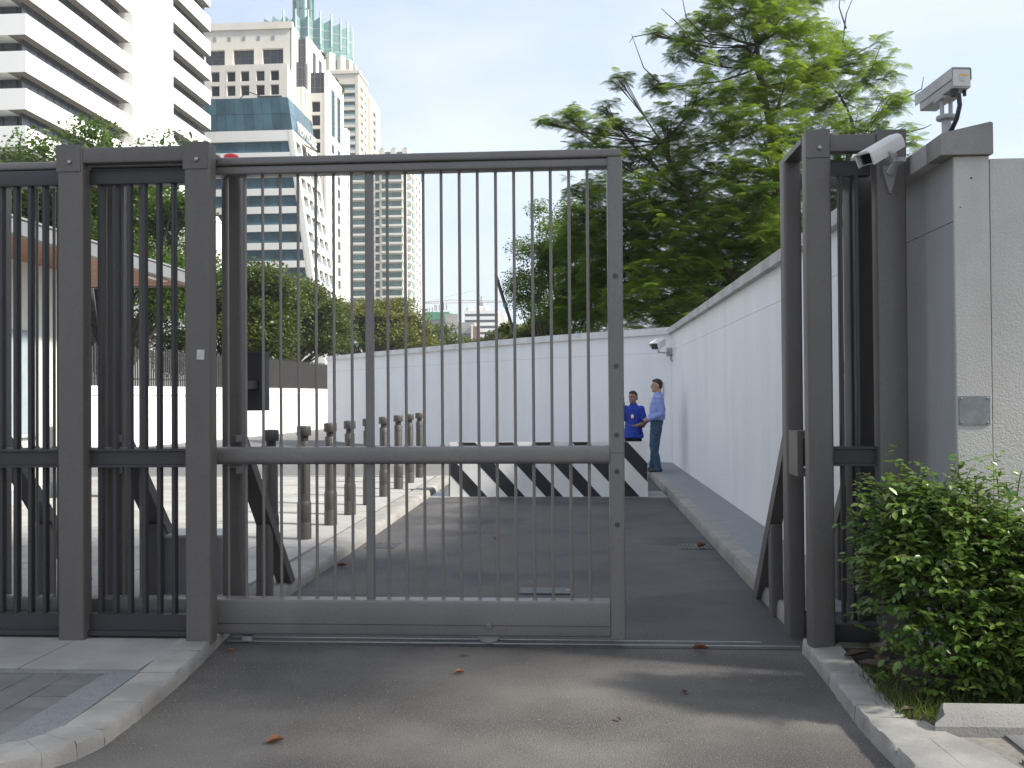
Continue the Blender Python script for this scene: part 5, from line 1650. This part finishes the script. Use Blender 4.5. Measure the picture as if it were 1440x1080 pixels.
# tiny litter on the asphalt
n = 700
lx = np.concatenate([rng.uniform(-2.15, 1.35, 420), rng.normal(-2.12, .07, 180), rng.uniform(-2.2, 1.3, 100)])
ly = np.concatenate([rng.uniform(4.0, 6.1, 420), rng.uniform(4.3, 6.05, 180), rng.uniform(6.3, 11, 100)])
lpos = np.stack([lx, ly, np.full(n, .004)], 1)
lme = scatter('leaf_litter', LEAF_V, LEAF_F, lpos, frames(rng.normal(size=(n, 3)) * np.array([1, 1, .1]), np.tile(np.array([[0, 0, 1.]]), (n, 1)) + rng.normal(size=(n, 3)) * .2), rng.uniform(.006, .014, n), rng.random(n),
              leafmat('litter', (0.22, 0.13, 0.05), (0.42, 0.28, 0.10), 0.0))
tag(link('leaf_litter', lme), 'tiny tan leaf litter scattered over the asphalt drive', 'litter', None, 'stuff')


# ================================================================== PEOPLE
M_SKIN = mat('skin', (0.42, 0.24, 0.16), 0.5, 0.08, 12)
M_SKIN2 = mat('skin_tan', (0.34, 0.185, 0.12), 0.5, 0.08, 12)
M_HAIR = mat('hair', (0.012, 0.011, 0.012), 0.45, 0.2, 40)
M_SHIRT1 = mat('pale_blue_shirt', (0.25, 0.31, 0.62), 0.8, 0.08, 8, 0.35, 9)
M_SHIRT2 = mat('royal_blue_polo', (0.012, 0.045, 0.33), 0.8, 0.1, 8, 0.35, 9)
M_JEAN = mat('jeans', (0.045, 0.085, 0.145), 0.85, 0.2, 10, 0.35, 11)
M_DKTROU = mat('dark_trousers', (0.012, 0.013, 0.02), 0.85, 0.15, 10)
M_SHOE = mat('shoe_leather', (0.012, 0.012, 0.015), 0.35, 0.1, 10)
M_BADGE = mat('badge_white', (0.75, 0.75, 0.75), 0.4, 0.05, 10)
M_BADGER = mat('badge_red', (0.5, 0.05, 0.06), 0.4, 0.05, 10)


def loft(mb, pts, rads, n=14, ref=Vector((1, 0, 0)), flat=False):
    pts = [Vector(p) for p in pts]
    rads = [(r_, r_) if not isinstance(r_, tuple) else r_ for r_ in rads]
    t0 = (pts[1] - pts[0]).normalized()
    t1 = (pts[-1] - pts[-2]).normalized()
    P2 = [pts[0] - t0 * min(rads[0]) * .75, pts[0] - t0 * min(rads[0]) * .45] + pts + [pts[-1] + t1 * min(rads[-1]) * .45, pts[-1] + t1 * min(rads[-1]) * .75]
    R2 = [tuple(c * .35 for c in rads[0]), tuple(c * .8 for c in rads[0])] + rads + [tuple(c * .8 for c in rads[-1]), tuple(c * .35 for c in rads[-1])]
    if flat:
        P2, R2 = P2[2:], R2[2:]
    vs, fs = [], []
    for i, p in enumerate(P2):
        t = (P2[min(i + 1, len(P2) - 1)] - P2[max(i - 1, 0)]).normalized()
        a = ref - t * ref.dot(t)
        if a.length < .1:
            a = Vector((0, 1, 0)) - t * t.y
        a.normalize()
        b = t.cross(a)
        for k in range(n):
            an = 2 * math.pi * k / n
            vs.append(p + a * math.cos(an) * R2[i][0] + b * math.sin(an) * R2[i][1])
    for i in range(len(P2) - 1):
        for k in range(n):
            fs.append((i * n + k, i * n + (k + 1) % n, (i + 1) * n + (k + 1) % n, (i + 1) * n + k))
    fs.append(tuple(range(n))[::-1])
    fs.append(tuple((len(P2) - 1) * n + k for k in range(n)))
    mb.add(vs, fs)


def fused(name, mb, m, parent, voxel=.008, smooth=4, folds=0.0):
    ob = mb.build(name, m, None)
    md = ob.modifiers.new('remesh', 'REMESH')
    md.mode = 'VOXEL'
    md.voxel_size = voxel
    ms = ob.modifiers.new('smooth', 'SMOOTH')
    ms.iterations = smooth
    ms.factor = .5
    bpy.context.view_layer.update()
    me = bpy.data.meshes.new_from_object(ob.evaluated_get(bpy.context.evaluated_depsgraph_get()))
    bpy.data.objects.remove(ob)
    if folds:
        from mathutils import noise
        co = [v.co.copy() for v in me.vertices]
        nr = [v.normal.copy() for v in me.vertices]
        for v, c_, n_ in zip(me.vertices, co, nr):
            q_ = Vector((c_.x * 9, c_.y * 9, c_.z * 13 + c_.x * 7))
            v.co = c_ + n_ * (abs(noise.noise(q_)) * -2 + .55) * folds
    me.materials.clear()
    me.materials.append(m)
    me.polygons.foreach_set('use_smooth', [True] * len(me.polygons))
    return link(name, me, parent)


def head(mb, c, k=1.0, turn=0.0):
    """head around centre c, face towards local -Y turned by `turn`"""
    R_ = Matrix.Rotation(turn, 3, 'Z')

    def tr(p):
        return R_ @ Vector(p) * k + Vector(c)
    sec = [(-.122, .030, -.052, .004), (-.112, .044, -.082, .03), (-.085, .056, -.092, .058), (-.05, .066, -.094, .078), (-.01, .072, -.093, .094), (.03, .075, -.092, .102), (.065, .074, -.086, .100), (.095, .062, -.066, .084), (.115, .04, -.036, .056), (.124, .016, -.006, .026)]
    vs, fs = [], []
    n = 16
    for z, hw, fr_, bk in sec:
        cy_ = (fr_ + bk) / 2
        hy = (bk - fr_) / 2
        for i in range(n):
            an = 2 * math.pi * i / n
            vs.append(tr((hw * math.cos(an), cy_ + hy * math.sin(an), z)))
    for i in range(len(sec) - 1):
        for j in range(n):
            fs.append((i * n + j, i * n + (j + 1) % n, (i + 1) * n + (j + 1) % n, (i + 1) * n + j))
    fs += [tuple(range(n))[::-1], tuple((len(sec) - 1) * n + j for j in range(n))]
    mb.add(vs, fs)
    loft(mb, [tr((0, -.092, .018)), tr((0, -.104, -.012)), tr((0, -.110, -.030))], [.009, .012, .016], 8)
    loft(mb, [tr((0, -.088, -.066)), tr((0, -.094, -.072)), tr((0, -.088, -.08))], [(.022, .008), (.024, .009), (.02, .008)], 8)
    loft(mb, [tr((0, -.082, -.105)), tr((0, -.086, -.112))], [(.022, .013), (.018, .011)], 8)
    for s in (-1, 1):
        loft(mb, [tr((s * .073, .012, -.032)), tr((s * .080, .018, 0.0)), tr((s * .078, .022, .022))], [(.008, .012), (.011, .018), (.009, .015)], 8)
        loft(mb, [tr((s * .018, -.090, .026)), tr((s * .045, -.083, .026))], [.009, .008], 8)
    return tr


def hand(mb, w, d, palm_n, side, k=1.0, curl=.6):
    """w wrist, d pointing direction, palm_n palm normal, side: thumb side vector"""
    d, palm_n, side = d.normalized(), palm_n.normalized(), side.normalized()
    pe = w + d * .085 * k
    loft(mb, [w, w + d * .04 * k, pe], [(.028 * k, .018 * k), (.038 * k, .016 * k), (.036 * k, .013 * k)], 10, side)
    for i, (o, L_) in enumerate(((.030, .070), (.010, .080), (-.010, .074), (-.029, .058))):
        b0 = pe + side * o * k - d * .008
        d1 = (d + palm_n * curl * .5).normalized()
        d2 = (d + palm_n * curl * 1.6).normalized()
        d3 = (d + palm_n * curl * 3.2).normalized()
        L2 = L_ * k
        p1 = b0 + d1 * L2 * .45
        p2 = p1 + d2 * L2 * .32
        p3 = p2 + d3 * L2 * .25
        loft(mb, [b0, p1, p2, p3], [.0092 * k, .0088 * k, .008 * k, .007 * k], 8)
    t0 = w + d * .03 * k + side * .028 * k
    t1 = t0 + (side * .8 + d * .7 + palm_n * .4).normalized() * .04 * k
    t2 = t1 + (side * .25 + d * .9 + palm_n * .7).normalized() * .035 * k
    loft(mb, [t0, t1, t2], [.012 * k, .0105 * k, .0085 * k], 8)


def person(label, loc, rotz, H, arms, feet, skin, shirt_m, trou_m, sleeve, head_turn, untucked, build=1.0, lean=0.0):
    """arms: [(elbow, wrist, hand_dir, palm_n, thumb_side, curl)] for +X (left) then -X (right) in local space, face -Y"""
    k = H / 1.75
    t = thing('person', label, 'person', loc, rotz)
    body = MB()
    V3 = lambda x, y, z: Vector((x, y, z)) * k
    # trunk and neck
    loft(body, [V3(0, .0, .92), V3(0, .0, 1.02), V3(0, lean, 1.12), V3(0, lean, 1.28), V3(0, lean + .01, 1.40), V3(0, lean + .01, 1.455)], [(.15 * k, .105 * k), (.145 * k, .10 * k), (.14 * k, .10 * k), (.155 * k, .105 * k), (.15 * k, .09 * k), (.09 * k, .07 * k)], 18)
    hc = V3(0, lean - .012, 1.625)
    loft(body, [V3(0, lean + .02, 1.42), V3(0, lean + .012, 1.50), V3(0, lean + .005, 1.56)], [(.068 * k, .066 * k), (.060 * k, .062 * k), (.056 * k, .060 * k)], 14)
    tr_ = head(body, hc, k * 1.0, head_turn)
    sh, tro = MB(), MB()
    # shirt trunk
    zb = .80 if untucked else .985
    loft(sh, [V3(0, .0, zb), V3(0, .0, zb + .06), V3(0, lean * .6, 1.08), V3(0, lean, 1.2), V3(0, lean, 1.31), V3(0, lean + .012, 1.405), V3(0, lean + .015, 1.45)],
         [((.225 if untucked else .180) * k * build, (.172 if untucked else .13) * k * build), ((.215 if untucked else .184) * k * build, (.165 if untucked else .136) * k * build), (.172 * k * build, .130 * k * build), (.176 * k * build, .128 * k * build), (.186 * k, .124 * k), (.172 * k, .108 * k), (.098 * k, .088 * k)], 20, flat=True)
    # collar
    loft(sh, [V3(0, lean + .016, 1.43), V3(0, lean + .016, 1.485)], [(.088 * k, .086 * k), (.070 * k, .074 * k)], 16)
    for sx, (el, wr, hd, pn, ts, curl) in zip((1, -1), arms):
        S0 = V3(sx * .165, lean + .012, 1.395)
        E_, W_ = V3(*el), V3(*wr)
        M1 = S0.lerp(E_, .5)
        M2 = E_.lerp(W_, .35)
        loft(body, [S0, M1, E_, M2, W_], [.05 * k, .045 * k, .038 * k, .040 * k, .026 * k], 12)
        hand(body, W_, Vector(hd), Vector(pn), Vector(ts), k * .95, curl)
        if sleeve == 'long':
            loft(sh, [S0, M1, E_, M2, E_.lerp(W_, .93)], [(.075 * k, .075 * k), .064 * k, .056 * k, .054 * k, .042 * k], 14)
            loft(sh, [E_.lerp(W_, .90), E_.lerp(W_, .99)], [.044 * k, .043 * k], 12)
        else:
            loft(sh, [S0, M1, S0.lerp(E_, .82)], [(.078 * k, .076 * k), .068 * k, .066 * k], 14)
    hips = [V3(.09, 0, .93), V3(-.09, 0, .93)]
    for sx, (kn, an) in zip((1, -1), feet):
        h_ = V3(sx * .088, .0, .94)
        K_, A_ = V3(*kn), V3(*an)
        loft(body, [h_, h_.lerp(K_, .5), K_, K_.lerp(A_, .35), A_], [.08 * k, .07 * k, .052 * k, .050 * k, .036 * k], 12)
        loft(tro, [h_, h_.lerp(K_, .35), h_.lerp(K_, .7), K_, K_.lerp(A_, .4), K_.lerp(A_, .85), A_ + Vector((0, 0, -.03))], [(.104 * k, .112 * k), (.098 * k, .105 * k), .086 * k, .077 * k, .074 * k, .068 * k, .07 * k], 14)
        shoe = MB()
        loft(shoe, [A_ + Vector((0, .055, -.045)) * k, A_ + Vector((0, 0, -.040)) * k, A_ + Vector((0, -.08, -.052)) * k, A_ + Vector((0, -.165, -.062)) * k], [(.036 * k, .036 * k), (.040 * k, .046 * k), (.046 * k, .034 * k), (.040 * k, .022 * k)], 12)
        shoe.v = [(x, y, max(z, .0)) for x, y, z in shoe.v]
        shoe.build('shoe', M_SHOE, t, True, 60)
    loft(tro, [V3(0, 0, .90), V3(0, 0, .97), V3(0, 0, 1.035)], [(.165 * k, .118 * k), (.168 * k, .122 * k), (.158 * k, .114 * k)], 18)
    fused('body', body, skin, t, .0075, 3)
    fused('shirt', sh, shirt_m, t, .010, 3, .012)
    fused('trousers', tro, trou_m, t, .011, 3, .010)
    # hair cap
    hr = MB()
    sec = [(-.055, .070, .048, .096), (-.02, .0775, .015, .106), (.02, .081, -.03, .113), (.055, .0815, -.05, .113), (.085, .078, -.088, .105), (.11, .063, -.088, .088), (.13, .036, -.045, .058), (.138, .01, -.01, .02)]
    n = 18
    vs, fs = [], []
    for z, hw, f_, b_ in sec:
        for i in range(n):
            an = 2 * math.pi * i / n
            vs.append(tr_((hw * math.cos(an), (f_ + b_) / 2 + (b_ - f_) / 2 * math.sin(an), z)))
    for i in range(len(sec) - 1):
        for j in range(n):
            fs.append((i * n + j, i * n + (j + 1) % n, (i + 1) * n + (j + 1) % n, (i + 1) * n + j))
    fs += [tuple(range(n))[::-1], tuple((len(sec) - 1) * n + j for j in range(n))]
    hr.add(vs, fs)
    fused('hair', hr, M_HAIR, t, .006, 3)
    for s in (-1, 1):
        e = MB()
        e.lathe([(.001, -.009), (.007, -.006), (.0095, 0), (.007, .006), (.001, .009)], 10, tuple(tr_((s * .031, -.088, .006))))
        e.build('eye', M_BLACK, t)
        b = MB()
        loft(b, [tr_((s * .016, -.097, .028)), tr_((s * .05, -.088, .027))], [.004, .0035], 6)
        b.build('eyebrow', M_HAIR, t)
    return t, k


# man in the pale blue shirt on the walkway, facing left
ma, k = person('man in pale blue shirt and jeans standing on the walkway, hand at his hip', (1.565, 18.55, .12), rad(-97), 1.77,
               [((.235, .10, 1.10), (.19, -.13, 1.00), (-.25, -.9, -.25), (-1, 0, 0), (0, -.3, 1), .7), ((-.20, -.03, 1.10), (-.17, -.22, .93), (.1, -.5, -.8), (.9, 0, 0), (0, -.9, .3), .8)],
               [((.10, -.06, .50), (.10, .02, .085)), ((-.09, -.03, .50), (-.10, -.09, .085))], M_SKIN, M_SHIRT1, M_JEAN, 'long', rad(10), False, 1.14, .02)
MB().tube([Vector((.19, -.10, 1.012)) * k, Vector((.192, -.118, 1.006)) * k], .036, 12).build('wristwatch', M_BOLT, ma)
MB().box(-.155 * k, .155 * k, -.128, -.118, 1.0 * k, 1.03 * k).build('belt', M_SHOE, ma)
MB().rprism(-.10, -.04, 1.27, 1.285, .004, 'y', -.140, -.128).build('pen_clip', M_BADGER, ma)

# man in the royal blue polo shirt behind the barrier, radio at his mouth
mb_, k = person('man in royal blue polo shirt holding a radio to his mouth behind the barrier', (1.13, 18.75, 0.0), rad(-32), 1.665,
                [((.26, .02, 1.10), (.17, -.24, 1.05), (-.45, -.85, .05), (0, 0, 1), (.9, -.4, 0), .15), ((-.24, -.10, 1.12), (-.13, -.255, 1.40), (.25, -.1, .95), (.3, .9, 0), (.9, -.3, .2), 1.0)],
                [((.10, -.03, .50), (.11, .02, .085)), ((-.10, -.03, .50), (-.11, .02, .085))], M_SKIN2, M_SHIRT2, M_DKTROU, 'short', rad(-6), True, 1.0, .0)
bd = MB().rprism(-.028, .028, -.042, .042, .004, 'y', -.004, .002).build('badge', M_BADGE, mb_)
bd.location = Vector((.062, -.148, 1.235)) * k
q = MB().box(-.027, .027, -.0055, -.003, -.040, -.022).build('badge_band', M_BADGER, bd, False)
rd = thing('radio', 'small black handheld radio held up by the man in the blue polo', 'radio', (1.13, 18.75, 0), rad(-32))
c_ = Vector((-.075, -.275, 1.47)) * k
MB().rprism(-.026, .026, -.016, .016, .005, 'z', -.06, .055).xf(lambda x, y, z: (x + c_.x, y + c_.y, z + c_.z)).build('case', M_RUBBER, rd)
MB().tube([c_ + Vector((.014, 0, .05)), c_ + Vector((.018, .01, .15))], .005, 6).build('antenna', M_RUBBER, rd)


# ================================================================== HAZE
hz = MB().box(-260, 160, -70, 720, -1.05, 182).build('haze', None, None, False)
tag(hz, 'thin pale city haze filling the air', 'haze', None, 'stuff')
hm_ = bpy.data.materials.new('haze_air')
hm_.use_nodes = True
hn = hm_.node_tree.nodes
hn.clear()
ho = hn.new('ShaderNodeOutputMaterial')
pv = hn.new('ShaderNodeVolumePrincipled')
pv.inputs['Color'].default_value = (0.86, 0.92, 1.0, 1)
pv.inputs['Density'].default_value = 0.00035
pv.inputs['Anisotropy'].default_value = 0.2
hm_.node_tree.links.new(pv.outputs['Volume'], ho.inputs['Volume'])
hz.data.materials.append(hm_)
